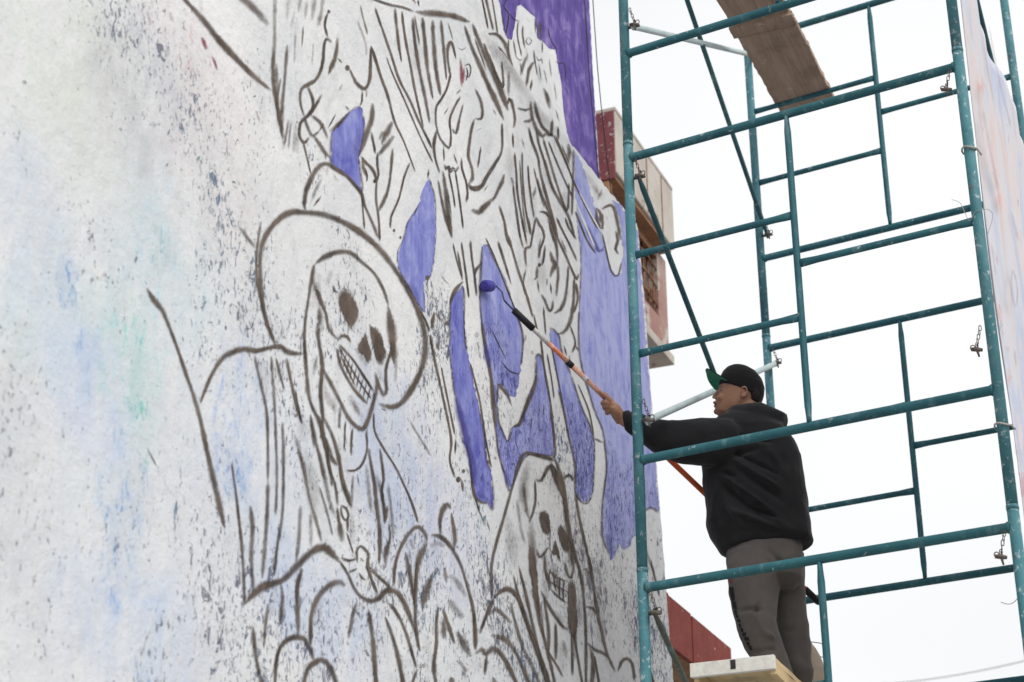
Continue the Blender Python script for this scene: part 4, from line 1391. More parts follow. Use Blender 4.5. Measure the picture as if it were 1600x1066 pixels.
for pts, w, m in [([(1563, 500), (1566, 520)], 5, 0), ([(1566, 515), (1568, 528)], 5, 0), ([(1571, 540), (1575, 552)], 6, 0), ([(1585, 545), (1588, 575)], 4, 0), ([(1583, 690), (1590, 712), (1594, 722)], 8, 0), ([(1582, 420), (1590, 450), (1586, 480), (1580, 450), (1582, 420)], 3, 0),
                  ([(1549, 380), (1556, 430)], 2.5, 0), ([(1545, 40), (1560, 120), (1580, 200)], 4, 0), ([(1535, 170), (1550, 250), (1560, 300)], 5, 0), ([(1580, 330), (1592, 380)], 5, 0)]:
    S.add(pts, w, .36, .6, .3, .3, CX + .03, 'canvas')
S.build('painted_leaf', stroke_mat('plum leaf paint', lin(104, 84, 98), lin(120, 104, 116)), sw)
S = Strokes()
for pts, w, m in [([(1596, 735), (1599, 760), (1600, 785)], 9, 0), ([(1574, 540), (1577, 550)], 5, 0), ([(1590, 735), (1594, 745)], 4, 0), ([(1555, 395), (1560, 415)], 4, 0)]:
    S.add(pts, w, .55, .5, .3, .3, CX + .03, 'canvas')
S.build('painted_leaf', stroke_mat('crimson leaf paint', lin(158, 52, 68), lin(180, 74, 84)), sw)
# ------------------------------------------------------------------ wires
M_WIRE = simple('black cable sheath', (.012, .012, .014, 1), (.03, .03, .032, 1), 20, .6, 0)
M_THIN = simple('grey steel wire', (.25, .25, .26, 1), (.38, .38, .39, 1), 20, .6, 0)
def wire(pxs, x, r, mat, label, name='cable', group=None):
    Q = catmull([tuple(p) for p in pxs], 14)
    P = [on_x(q[0], q[1], x) for q in Q]
    V, F = tube_geo(P, r, 6)
    o = mesh_obj(name, V, F, mat, None, True)
    tag(o, label, 'cable', group)
wire([(912, -20), (916, 40), (921, 120), (929, 210), (934, 262), (936, 282)], -0.82, .0030, M_WIRE, 'black cable hanging along the right edge of the dark purple wall', group='cables beside the purple wall')
wire([(925, -20), (929, 40), (934, 110), (943, 200), (951, 270), (955, 305)], -0.80, .0030, M_WIRE, 'black cable hanging free in front of the maroon parapet end', group='cables beside the purple wall')
def span(p, q, sag, r, mat, label):
    P = []
    for i in range(25):
        t = i / 24
        c = Vector(p).lerp(Vector(q), t); c.z -= sag * 4 * t * (1 - t)
        P.append(c)
    V, F = tube_geo(P, r, 6)
    tag(mesh_obj('power_line', V, F, mat, None, True), label, 'cable', 'power lines low on the right')
span(on_y(1340, 1072, 22), on_y(1760, 985, 20), .15, .008, M_THIN, 'thin pale power line low on the right sky')
span(on_y(1380, 1068, 30), on_y(1760, 1046, 26), .15, .015, M_WIRE, 'dark power line at the bottom right corner')
cw_ = [(1590, 935), (1583, 942), (1574, 944), (1564, 941)]
P = [on_y(q[0], q[1], -0.17) for q in catmull(cw_, 3)]
V, F = tube_geo(P, .0016, 5)
tag(mesh_obj('loose_wire', V, F, M_THIN, None, True), 'thin loose wire curling off the right post near the bottom', 'wire')
P = [on_y(q[0], q[1], -0.20) for q in catmull([(1487, 312), (1500, 317), (1507, 331), (1515, 345), (1523, 332), (1540, 327), (1550, 332), (1550, 345), (1543, 366)], 4)]
V, F = tube_geo(P, .0013, 5)
tag(mesh_obj('loose_wire', V, F, M_THIN, None, True), 'thin loose wire wrapped round the right post above its middle', 'wire')
# ------------------------------------------------------------------ the painter
def loft_geo(rings, segs=28):
    """rings: (centre, half-width vector, half-depth vector, squareness)"""
    V = []; F = []
    for c, h, d, sq in rings:
        for k in range(segs):
            a = 2 * math.pi * k / segs
            ca, sa_ = math.cos(a), math.sin(a)
            e = 2 / (2 + sq)
            x = math.copysign(abs(ca) ** e, ca); y = math.copysign(abs(sa_) ** e, sa_)
            V.append(c + h * x + d * y)
    n = len(rings)
    for i in range(n - 1):
        for k in range(segs):
            k2 = (k + 1) % segs
            F.append((i * segs + k, i * segs + k2, (i + 1) * segs + k2, (i + 1) * segs + k))
    F.append(tuple(range(segs - 1, -1, -1)))
    F.append(tuple((n - 1) * segs + k for k in range(segs)))
    return V, F
def rings_h(rows, sq=0.4):
    """(lx, ly, rx, ry, y, depth): silhouette edges left and right, at distance y along the wall; level cross-sections"""
    out = []
    for lx, ly, rx, ry, y, dep in rows:
        L = on_y(lx, ly, y); R_ = on_y(rx, ry, y)
        c = (L + R_) / 2
        h = (R_ - L) / 2
        dv = Vector((-0.22, 0.97, 0)).normalized() * dep
        out.append((c, h, dv, sq))
    return out
def rings_limb(rows, sq=0.1):
    """(ax, ay, ya, bx, by, yb, depth): the two silhouette edges of a limb"""
    C_ = []
    for ax, ay, ya, bx_, by_, yb, dep in rows:
        A = on_y(ax, ay, ya); B = on_y(bx_, by_, yb)
        C_.append(((A + B) / 2, (B - A) / 2, dep))
    out = []
    for i, (c, h, dep) in enumerate(C_):
        t = C_[min(i + 1, len(C_) - 1)][0] - C_[max(i - 1, 0)][0]
        dv = h.cross(t)
        if dv.length < 1e-8: dv = Vector((0, 1, 0))
        out.append((c, h, dv.normalized() * dep, sq))
    return out
class Soup:
    def __init__(self): self.V = []; self.F = []
    def add(self, g):
        V, F = g
        b0 = len(self.V)
        self.V += V
        self.F += [tuple(i + b0 for i in f) for f in F]
    def ball(self, c, r, sx=1, sy=1, sz=1):
        V = []; F = []
        bm = bmesh.new()
        bmesh.ops.create_uvsphere(bm, u_segments=16, v_segments=10, radius=r)
        for v in bm.verts: v.co = Vector((v.co.x * sx, v.co.y * sy, v.co.z * sz)) + c
        bm.verts.ensure_lookup_table()
        g_ = ([v.co.copy() for v in bm.verts], [tuple(v.index for v in f.verts) for f in bm.faces])
        bm.free()
        self.add(g_)
    def remesh(self, name, voxel, mat, parent, smooth_it=4, factor=0.5):
        """fuse the overlapping volumes into one continuous surface"""
        bm = bmesh.new()
        vs = [bm.verts.new(v) for v in self.V]
        for f in self.F:
            try: bm.faces.new([vs[i] for i in f])
            except ValueError: pass
        bmesh.ops.recalc_face_normals(bm, faces=bm.faces[:])
        me = bpy.data.meshes.new(name + '_volume')
        bm.to_mesh(me); bm.free()
        tmp = bpy.data.objects.new(name + '_volume', me)
        COL.objects.link(tmp)
        m = tmp.modifiers.new('r', 'REMESH')
        m.mode = 'VOXEL'; m.voxel_size = voxel; m.use_smooth_shade = True
        if smooth_it:
            s = tmp.modifiers.new('s', 'SMOOTH'); s.iterations = smooth_it; s.factor = factor
        dg = bpy.context.evaluated_depsgraph_get()
        res = bpy.data.meshes.new_from_object(tmp.evaluated_get(dg))
        bpy.data.objects.remove(tmp)
        res.name = name
        o = bpy.data.objects.new(name, res)
        COL.objects.link(o)
        res.materials.clear(); res.materials.append(mat)
        res.polygons.foreach_set('use_smooth', [True] * len(res.polygons))
        if parent:
            o.parent = parent
            o.matrix_parent_inverse = Matrix.Translation(-parent.location)
        return o
def cloth_mat(name, c0, c1, bump=0.35):
    N = NT(name)
    co = N.coord('Object')
    col = N.ramp(N.noise(co, 6, 5, 0.6), [(0.3, c0), (0.7, c1)])
    weave = N.noise(co, 420, 2, 0.5)
    fold = N.noise(N.coord('Object', (1, 1, 0.7), (0.3, 0.5, 0)), 9, 4, 0.55, 0.6)
    N.bump(N.math('ADD', N.math('MULTIPLY', weave, 0.08), fold), bump, 0.018)
    N.b.inputs['Sheen Weight'].default_value = 0.12
    N.b.inputs['Sheen Roughness'].default_value = 0.5
    return N.finish(col, 0.92, 0.12)
M_HOODIE = cloth_mat('black sweatshirt cotton', (.0105, .0108, .0122, 1), (.0180, .0180, .0196, 1))
M_PANTS = cloth_mat('grey-brown sweatpants cotton', (.084, .073, .067, 1), (.108, .095, .087, 1))
M_CAP = cloth_mat('black cap twill', (.008, .008, .009, 1), (.013, .013, .014, 1), 0.12)
M_BRIM = cloth_mat('green brim lining', (.006, .15, .075, 1), (.010, .19, .098, 1), 0.05)
def skin_mat():
    N = NT('tanned skin')
    co = N.coord('Object')
    col = N.ramp(N.noise(co, 22, 5, 0.6), [(0.3, (.27, .135, .082, 1)), (0.7, (.35, .190, .118, 1))])
    N.b.inputs['Subsurface Weight'].default_value = 0.12
    N.b.inputs['Subsurface Radius'].default_value = (0.012, 0.005, 0.003)
    N.bump(N.noise(co, 160, 3, 0.6), 0.12, 0.002)
    return N.finish(col, 0.55, 0.35)
M_SKIN = skin_mat()
M_HAIR = simple('cropped black hair', (.008, .007, .006, 1), (.02, .016, .014, 1), 90, .7, .5, bd=.003)
M_EYE = simple('dark brown eye', (.01, .007, .005, 1), (.02, .013, .01, 1), 30, .3, 0)
M_LIP = simple('muted lip skin', (.17, .068, .050, 1), (.21, .09, .066, 1), 30, .5, .1, bd=.001)
M_SHOE = simple('black shoe leather', (.008, .008, .009, 1), (.016, .016, .017, 1), 40, .6, .2)
M_SOLE = simple('pale rubber sole', (.45, .44, .42, 1), (.55, .54, .52, 1), 30, .7, .2)
MY = 0.65
man = empty('person', (0.42, 0.66, 3.592))
tag(man, 'painter in black hoodie, grey-brown sweatpants and black cap, holding a roller pole', 'person')
# ---- pole axis first: the hands close on it
H_L = on_y(948, 624, 0.30)            # left hand on the pole
H_R = on_y(1138, 806, 0.90)           # right hand, hidden in front of the chest
PD = (H_L - H_R).normalized()
def pole_at(px):
    """point of the pole axis that projects nearest to image column px"""
    best = None
    for i in range(0, 2601):
        p = H_R - PD * 0.9 + PD * (i * 0.001)
        v = p - CAM
        x = 800 + FPX * v.dot(CR) / v.dot(CF)
        if best is None or abs(x - px) < best[0]: best = (abs(x - px), p)
    return best[1]
# ---- body: head, neck, trunk, arms, hands, legs, one surface
B = Soup()
HEAD = rings_h([(1122, 650, 1136, 653, MY, .026), (1118, 644, 1150, 651, MY, .046), (1117.5, 637, 1166, 645, MY, .056), (1119, 629, 1178, 636, MY, .064), (1121, 621, 1185, 628, MY, .069),
                (1124, 613, 1189, 619, MY, .073), (1126, 606, 1191, 610, MY, .075), (1127, 599, 1191, 601, MY, .076), (1131, 590, 1189, 592, MY, .073), (1137, 582, 1182, 584, MY, .062), (1147, 577, 1172, 578, MY, .036)], 0.15)
B.add(loft_geo(HEAD))
# nose, brow, lips, chin
def bar(p, q, r0, r1, segs=10): B.add(tube_geo([Vector(p), (Vector(p) + Vector(q)) / 2, Vector(q)], [r0, (r0 + r1) / 2 * 1.06, r1], segs))
NY = MY + 0.006
bar(on_y(1127, 606, NY), on_y(1115.5, 620.5, NY), .007, .0095)
B.ball(on_y(1115.8, 620.5, NY), .0095); B.ball(on_y(1119, 622, NY - .008), .0085)
bar(on_y(1126, 603.5, NY - .035), on_y(1126, 605, NY + .02), .008, .009)
B.ball(on_y(1117.0, 629.5, NY), .0085, 1, 1.7, .8); B.ball(on_y(1118.0, 635.0, NY), .0085, 1, 1.7, .8); B.ball(on_y(1119.5, 643.5, NY), .013, 1, 1.4, 1)
B.ball(on_y(1128, 621, MY - .040), .020, 1, .8, 1)          # cheekbone on the near side
# near ear: rim, lobe and hollow
EC = on_y(1162, 614, MY - 0.072)
for k in range(11):
    t = -2.3 + 4.5 * k / 10
    B.ball(EC + CR * (.0105 * math.cos(t) + .004) + CU * (.0215 * math.sin(t) + .002) + Vector((.004 * math.cos(t), -.010, 0)), .0052)
B.ball(EC + CR * .001 + CU * -.002 + Vector((0, -.001, 0)), .013, .9, .6, 1.3)
B.ball(EC + CR * -.003 - CU * .021 + Vector((0, -.006, 0)), .0066)
# neck and trunk
B.add(loft_geo(rings_h([(1142, 690, 1215, 695, MY, .07), (1140, 668, 1204, 672, MY, .062), (1138, 655, 1194, 652, MY, .056), (1136, 645, 1190, 640, MY, .054), (1140, 634, 1188, 626, MY, .052)], .1)))
B.add(loft_geo(rings_h([(1150, 900, 1245, 895, MY, .09), (1140, 845, 1245, 840, MY, .10), (1122, 780, 1240, 775, MY, .105), (1118, 725, 1236, 718, MY, .105), (1130, 690, 1222, 690, MY, .09), (1145, 672, 1205, 674, MY, .06)], .3)))
def chain_of(pts, rads, segs=12):
    P = [Vector(p) for p in pts]
    Q = catmull([tuple(p) + (r,) for p, r in zip(P, rads)], 1e9)
    B.add(tube_geo([Vector(q[:3]) for q in Q], [q[3] for q in Q], segs))
SH_L = on_y(1128, 690, 0.50); EL_L = on_y(1052, 690, 0.40); WR_L = on_y(971, 655, 0.305)
chain_of([SH_L, SH_L.lerp(EL_L, .5), EL_L, EL_L.lerp(WR_L, .5), WR_L], [.052, .046, .040, .038, .026])
SH_R = on_y(1165, 690, 0.82); EL_R = on_y(1196, 775, 0.96); WR_R = on_y(1152, 812, 0.93)
chain_of([SH_R, SH_R.lerp(EL_R, .5), EL_R, EL_R.lerp(WR_R, .5), WR_R], [.052, .046, .040, .036, .027])
def hand(grip, yaw_from, mirror=False):
    """fist on the pole: palm on the near side, index and thumb along the pole, three fingers curled under it"""
    def hp(px, py, k):
        dx, dy = px - 948, py - 624
        s_ = 1 / 357.0
        return grip + CR * (dx * s_) - CU * (dy * s_) - CF * k + Vector((0, 0, 0)) + PD_Y * ((dx - dy * .96) * 0)
    def ch(rows):
        chain_of([hp(x, y, k + pole_depth(x, y)) for x, y, k, r in rows], [r for x, y, k, r in rows], 12)
    ch([(973, 657, 0, .026), (963, 645, .010, .026), (955, 636, .012, .021)])
    ch([(971, 650, .0, .021), (962, 637, .006, .021), (953, 630, .010, .013)])
    ch([(970, 660, .004, .019), (962, 649, .010, .019), (956, 642, .012, .0125)])
    ch([(953.5, 627.5, .018, .0108), (945, 618.5, .020, .0098), (939, 613.6, .016, .0088), (935.2, 611.2, .008, .0068)])
    ch([(952, 632, .020, .0112), (944.5, 627.5, .025, .0102), (940.5, 630, .012, .0092), (943.5, 634, -.008, .0080)])
    ch([(954, 637, .020, .0108), (946.5, 634, .023, .0098), (943.5, 638, .008, .0088), (947.5, 641, -.010, .0076)])
    ch([(957, 642, .017, .0098), (950, 642, .019, .0088), (947.5, 646, .006, .0080), (951, 648, -.008, .0068)])
    ch([(966, 642, -.004, .0135), (957, 628.5, -.014, .0118), (949, 619.5, -.018, .0100), (943, 614, -.016, .0078)])
PD_Y = Vector((0, 0, 0))
def pole_depth(x, y):
    """how much nearer the pole comes to the viewer towards the wall end"""
    u = ((x - 948) * .722 + (y - 624) * .692) / 357.0
    t = PD.dot(CF) / math.sqrt(max(1e-6, 1 - PD.dot(CF) ** 2))
    return u * t * 1.0
hand(H_L, None)
# right hand: a fist round the pole, out of sight in front of the chest
for i in range(4):
    base = H_R + PD * (.033 - .022 * i)
    n1 = (WR_R - H_R); n1 -= PD * n1.dot(PD); n1.normalize()
    w2 = PD.cross(n1).normalized()
    rim = lambda t, r: base + (n1 * math.cos(t) + w2 * math.sin(t)) * r
    chain_of([WR_R.lerp(base, .2), rim(.2, .034), rim(.9, .026), rim(1.9, .022), rim(2.9, .021), rim(3.9, .021)], [.017, .012, .0098, .0088, .0080, .0066], 10)
chain_of([WR_R, H_R + PD * .02 - (WR_R - H_R).normalized() * -.02, H_R + PD * .055 + Vector((0, .02, 0)), H_R + PD * .08 + Vector((0, .018, 0))], [.018, .013, .0105, .008], 10)
# legs inside the trousers
FT = 3.592
AN_L = Vector((on_y(1212, 1052, .57).x, .57, FT + .085)); AN_R = Vector((on_y(1252, 1050, .80).x, .80, FT + .085))
HIP_L = on_y(1180, 890, .58); HIP_R = on_y(1222, 890, .74)
KN_L = on_y(1184, 972, .56); KN_R = on_y(1238, 972, .78)
chain_of([HIP_L, KN_L, AN_L], [.075, .05, .034]); chain_of([HIP_R, KN_R, AN_R], [.075, .05, .034])
body = B.remesh('body', .0036, M_SKIN, man, 3, .45)
# ---- face details
def ellipsoid(name, c, rx, ry, rz, mat, parent, seg=14):
    bm = bmesh.new()
    bmesh.ops.create_uvsphere(bm, u_segments=seg, v_segments=8, radius=1)
    for v in bm.verts: v.co = CR * (v.co.x * rx) + Vector((0, v.co.y * ry, 0)) + CU * (v.co.z * rz) + c
    return bm_obj(name, bm, mat, parent, True)
ellipsoid('eye', on_y(1126.9, 610.2, MY - .032), .0045, .008, .0020, M_EYE, man)
ellipsoid('lips', on_y(1119.6, 632.2, MY - .014), .0075, .020, .0036, M_LIP, man)
HB = Soup()
HB.add(loft_geo(rings_h([(1170, 630, 1188.5, 634, MY, .050), (1167, 622, 1190.5, 626, MY, .063), (1160, 613, 1192, 617, MY, .0705), (1152, 605, 1193, 607, MY, .0775), (1150, 597, 1193, 598, MY, .0775)], .1)))
HB.remesh('hair', .005, M_HAIR, man, 3)
# ---- hoodie
G = Soup()
G.add(loft_geo(rings_h([(1136, 868, 1252, 852, MY, .120), (1124, 864, 1264, 852, MY, .140), (1107, 836, 1271, 845, MY, .158), (1103, 822, 1267, 826, MY, .164), (1102, 795, 1263, 795, MY, .168), (1099, 762, 1260, 755, MY, .172),
                         (1097, 727, 1253, 716, MY, .168), (1099, 703, 1244, 692, MY, .160), (1106, 680, 1233, 677, MY, .150), (1118, 660, 1221, 664, MY, .122), (1134, 648, 1206, 652, MY, .086), (1142, 642, 1194, 644, MY, .066)], .5)))
G.add(loft_geo(rings_limb([(1160, 668, .57, 1150, 735, .57, .085), (1135, 656, .52, 1126, 729, .52, .095), (1092, 655, .45, 1092, 727, .45, .088), (1066, 657, .42, 1068, 723, .42, .082), (1044, 659, .39, 1046, 717, .39, .076),
                           (1018, 654, .355, 1020, 705, .355, .068), (1002, 649, .33, 1003, 692, .33, .056), (990, 645, .315, 992, 683, .315, .048), (983, 643, .308, 985, 678, .308, .043), (976, 644, .303, 979, 672, .303, .036)], .1)))
G.add(loft_geo(rings_limb([(1180, 655, .74, 1150, 720, .74, .09), (1215, 680, .84, 1165, 730, .84, .09), (1225, 745, .93, 1175, 750, .93, .080), (1215, 790, .97, 1180, 768, .97, .070), (1185, 818, .95, 1172, 785, .95, .055), (1160, 822, .935, 1155, 795, .935, .045)], .1)))
# hood lying on the back, collar round the neck
for row in ([(1141, 641, 1146, 664, .055), (1152, 637, 1156, 668, .078), (1172, 634, 1176, 674, .100), (1194, 634, 1198, 680, .112), (1213, 641, 1213, 682, .100), (1224, 645.5, 1221, 676, .072), (1230, 648, 1226, 664, .040)],):
    G.add(loft_geo(rings_limb([(a, b_, MY - .005, c, d, MY - .005, e) for a, b_, c, d, e in row], .3)))
hoodie = G.remesh('hoodie', .0068, M_HOODIE, man, 5)
def ridge(v): return 1 - abs(v)
def crease(p, a, b_, w, depth):
    """groove along the segment a-b"""
    ab = b_ - a
    t = max(0, min(1, (p - a).dot(ab) / ab.length_squared))
    d = (p - a - ab * t).length
    return depth * math.exp(-(d / w) ** 2) * math.sin(math.pi * min(1, max(.05, t * .9 + .05)))
def fold_up(o, amp, scale, creases, seed):
    me = o.data
    nr = [v.normal.copy() for v in me.vertices]
    for v, n_ in zip(me.vertices, nr):
        p = v.co
        q = Vector((p.x * scale + seed, p.y * scale * .8, p.z * scale))
        f = amp * (ridge(noise.noise(q)) ** 2 - .6) + amp * .45 * noise.noise(q * 2.7)
        for a, b_, w, d in creases: f += crease(p, a, b_, w, d)
        v.co = p + n_ * f
    me.update()
nb = 0.16      # how far the near side stands out towards the viewer
def near(px, py, k=nb): return on_y(px, py, MY - k)
cr = []
for (x0, y0, x1, y1, w, d) in [(1098, 728, 1150, 745, .012, -.010), (1110, 742, 1200, 815, .016, -.012), (1100, 722, 1190, 700, .013, -.009), (1150, 730, 1235, 790, .016, -.010), (1125, 790, 1235, 832, .014, .010),
                               (1108, 838, 1180, 826, .012, -.011), (1180, 826, 1262, 838, .012, -.011), (1205, 800, 1258, 850, .016, .012), (1060, 690, 1100, 715, .012, -.009), (1030, 672, 1046, 705, .010, -.008),
                               (1075, 662, 1090, 700, .011, -.008), (1200, 700, 1250, 770, .016, .010), (1140, 680, 1215, 690, .012, -.010), (1215, 720, 1256, 815, .014, -.010), (1118, 762, 1165, 830, .016, .009),
                               (1130, 700, 1225, 745, .009, -.009), (1140, 715, 1240, 775, .009, .009), (1118, 735, 1210, 800, .008, .009), (1170, 790, 1255, 825, .009, -.010), (1104, 770, 1150, 812, .009, -.009), (1190, 670, 1222, 684, .008, -.010), (1150, 660, 1200, 668, .007, -.010),
                               (1050, 668, 1075, 712, .008, .009), (1015, 664, 1025, 700, .007, .008), (1085, 668, 1120, 690, .009, .009), (1100, 845, 1150, 850, .008, .009), (1225, 835, 1262, 800, .009, .010)]:
    k = nb if x0 >= 1096 else .10 + .2 * (1096 - x0) / 100
    cr.append((near(x0, y0, k), near(x1, y1, k if x1 > 1096 else k), w * .95, d))
fold_up(hoodie, .0065, 6.5, [(a_, b2, w_, d_ * 2.3) for a_, b2, w_, d_ in cr], 3.0)
# ribbed cuff and hem band
CB = Soup()
CB.add(loft_geo(rings_limb([(984, 642, .309, 986, 679, .309, .0445), (978, 642.5, .304, 981, 676, .304, .040), (973, 644.5, .301, 976, 671, .301, .035)], .1)))
CB.remesh('cuff', .004, M_HOODIE, man, 2)
for (x0, y0, x1, y1, yy) in [(1163, 655, 1161, 676, MY - .105), (1171, 656, 1170, 672, MY - .108)]:
    tube('drawstring', [on_y(x0, y0, yy), on_y((x0 + x1) / 2 - 1, (y0 + y1) / 2, yy - .006), on_y(x1, y1, yy - .004)], .0030, M_SOLE if False else M_HOODIE, man, 8)
# ---- trousers
T = Soup()
T.add(loft_geo(rings_h([(1143, 825, 1250, 822, MY, .115), (1138, 845, 1255, 838, MY, .132), (1135, 868, 1254, 858, MY, .140), (1136, 890, 1256, 884, MY, .142), (1140, 908, 1254, 905, MY, .125), (1160, 922, 1240, 920, MY, .06)], .4)))
T.add(loft_geo(rings_limb([(1140, 870, .60, 1222, 862, .60, .09), (1137, 905, .58, 1219, 903, .58, .098), (1141, 938, .57, 1213, 940, .57, .092), (1147, 965, .56, 1212, 966, .56, .086), (1157, 998, .56, 1220, 1000, .56, .080),
                           (1168, 1020, .565, 1228, 1022, .565, .076), (1177, 1036, .57, 1235, 1040, .57, .074), (1181, 1045, .57, 1238, 1050, .57, .076), (1186, 1053, .57, 1237, 1058, .57, .068), (1190, 1062, .57, 1234, 1067, .57, .060), (1193, 1072, .57, 1232, 1077, .57, .050)], .15)))
T.add(loft_geo(rings_limb([(1185, 868, .72, 1256, 862, .72, .09), (1196, 905, .74, 1257, 903, .74, .092), (1205, 938, .76, 1258, 938, .76, .086), (1211, 966, .78, 1261, 968, .78, .080), (1220, 1000, .79, 1265, 1001, .79, .074),
                           (1229, 1028, .80, 1267, 1030, .80, .070), (1234, 1042, .80, 1270, 1046, .80, .072), (1236, 1051, .80, 1270, 1055, .80, .068), (1238, 1060, .80, 1268, 1064, .80, .060), (1241, 1071, .80, 1265, 1075, .80, .048)], .15)))
pants = T.remesh('trousers', .0065, M_PANTS, man, 4)
cr = []
for (x0, y0, x1, y1, k, w, d) in [(1160, 868, 1195, 940, .2, .014, .008), (1196, 925, 1165, 985, .17, .012, -.008), (1150, 955, 1208, 950, .17, .012, -.008), (1176, 1040, 1236, 1045, .15, .008, -.012), (1178, 1031, 1234, 1035, .15, .008, .010), (1184, 1050, 1238, 1055, .15, .007, .010), (1182, 1056, 1236, 1061, .15, .006, -.010), (1156, 842, 1152, 900, .21, .005, -.009), (1165, 930, 1200, 1000, .16, .012, .006),
                                  (1172, 1022, 1226, 1012, .15, .012, -.007), (1158, 850, 1153, 882, .2, .007, -.010), (1200, 860, 1240, 900, .13, .014, -.008), (1218, 990, 1262, 975, -.05, .012, -.008), (1230, 1040, 1268, 1042, -.06, .009, -.011),
                                  (1188, 985, 1224, 1006, .15, .012, .008), (1205, 880, 1218, 905, .13, .01, -.01)]:
    cr.append((on_y(x0, y0, MY - k), on_y(x1, y1, MY - k), w * .95, d))
fold_up(pants, .0065, 8.0, [(a_, b2, w_, d_ * 2.1) for a_, b2, w_, d_ in cr], 11.0)
# dark lettering strip down the left thigh and a small red mark, as printed on the cloth
def print_patch(name, rows, mat, parent, lift):
    bvh = None
    from mathutils.bvhtree import BVHTree
    me = pants.data
    bvh = BVHTree.FromPolygons([v.co for v in me.vertices], [tuple(p.vertices) for p in me.polygons])
    V = []; F = []
    for (x0, y0, x1, y1, x2, y2, x3, y3) in rows:
        b0 = len(V); ok = True
        n_ = 4
        grid = []
        for i in range(n_ + 1):
            for j in range(n_ + 1):
                u = i / n_; w = j / n_
                px = (x0 * (1 - u) + x1 * u) * (1 - w) + (x3 * (1 - u) + x2 * u) * w
                py = (y0 * (1 - u) + y1 * u) * (1 - w) + (y3 * (1 - u) + y2 * u) * w
                d = ray(px, py).normalized()
                h = bvh.ray_cast(CAM, d)
                if h[0] is None: ok = False; continue
                grid.append(h[0] + h[1] * lift)
        if not ok or len(grid) != (n_ + 1) ** 2: continue
        V += grid
        for i in range(n_):
            for j in range(n_):
                a = b0 + i * (n_ + 1) + j
                F.append((a, a + n_ + 1, a + n_ + 2, a + 1))
    if V: 
        o = mesh_obj(name, V, F, mat, parent, True)
        o['kind'] = 'stuff'
        return o
M_PRINT = simple('black leg print', (.012, .011, .011, 1), (.02, .018, .018, 1), 40, .8, .1, bd=.001)
M_PRINTR = simple('red leg print', (.22, .03, .03, 1), (.27, .05, .045, 1), 40, .8, .1, bd=.001)
RP = random.Random(8)
rows = []
seq = [(1140, 918), (1141.5, 925), (1143, 932), (1144.5, 940), (1146, 947), (1148, 954), (1150, 961), (1152, 968), (1154.5, 975), (1157, 982), (1160, 989), (1163, 996), (1166.5, 1003), (1170, 1010)]
for i, (x, y) in enumerate(seq):
    w = 6.0 if i < 4 else RP.uniform(3.0, 7.0)
    h = 6.9 if i < 4 else RP.uniform(4.5, 6.6)
    sk = 1.2 + .25 * i / 3
    rows.append((x - .4, y, x - .4 + w, y - .6 + RP.uniform(-1, 1), x + sk + w * RP.uniform(.6, 1), y + h - .6, x + sk - .4, y + h))
print_patch('leg_print', rows, M_PRINT, pants, .0022)
print_patch('leg_mark', [(1139.5, 903, 1143.5, 902.5, 1144.5, 911, 1140.5, 911.5)], M_PRINTR, pants, .0022)
# ---- shoes, standing on the plank
def shoe(an, name='shoe'):
    S_ = Soup()
    f = Vector((-0.96, -0.08, 0)).normalized(); s = Vector((-f.y, f.x, 0))
    z0 = FT
    prof = [(-.085, .030, .060), (-.060, .036, .105), (-.01, .038, .100), (.05, .041, .072), (.11, .046, .052), (.155, .042, .044), (.185, .022, .032)]
    rr_ = []
    for u, w, h in prof:
        rr_.append((Vector((an.x, an.y, z0 + .014 + h / 2)) + f * u, s * w, Vector((0, 0, h / 2)), .5))
    S_.add(loft_geo(rr_, 20))
    o = S_.remesh(name, .006, M_SHOE, man, 3)
    rr_ = [(Vector((an.x, an.y, z0 + .010)) + f * u, s * (w + .004), Vector((0, 0, .0095)), 1.2) for u, w, h in prof]
    V, F = loft_geo(rr_, 20)
    mesh_obj('sole', V, F, M_SOLE, o, True)
shoe(AN_L); shoe(AN_R)
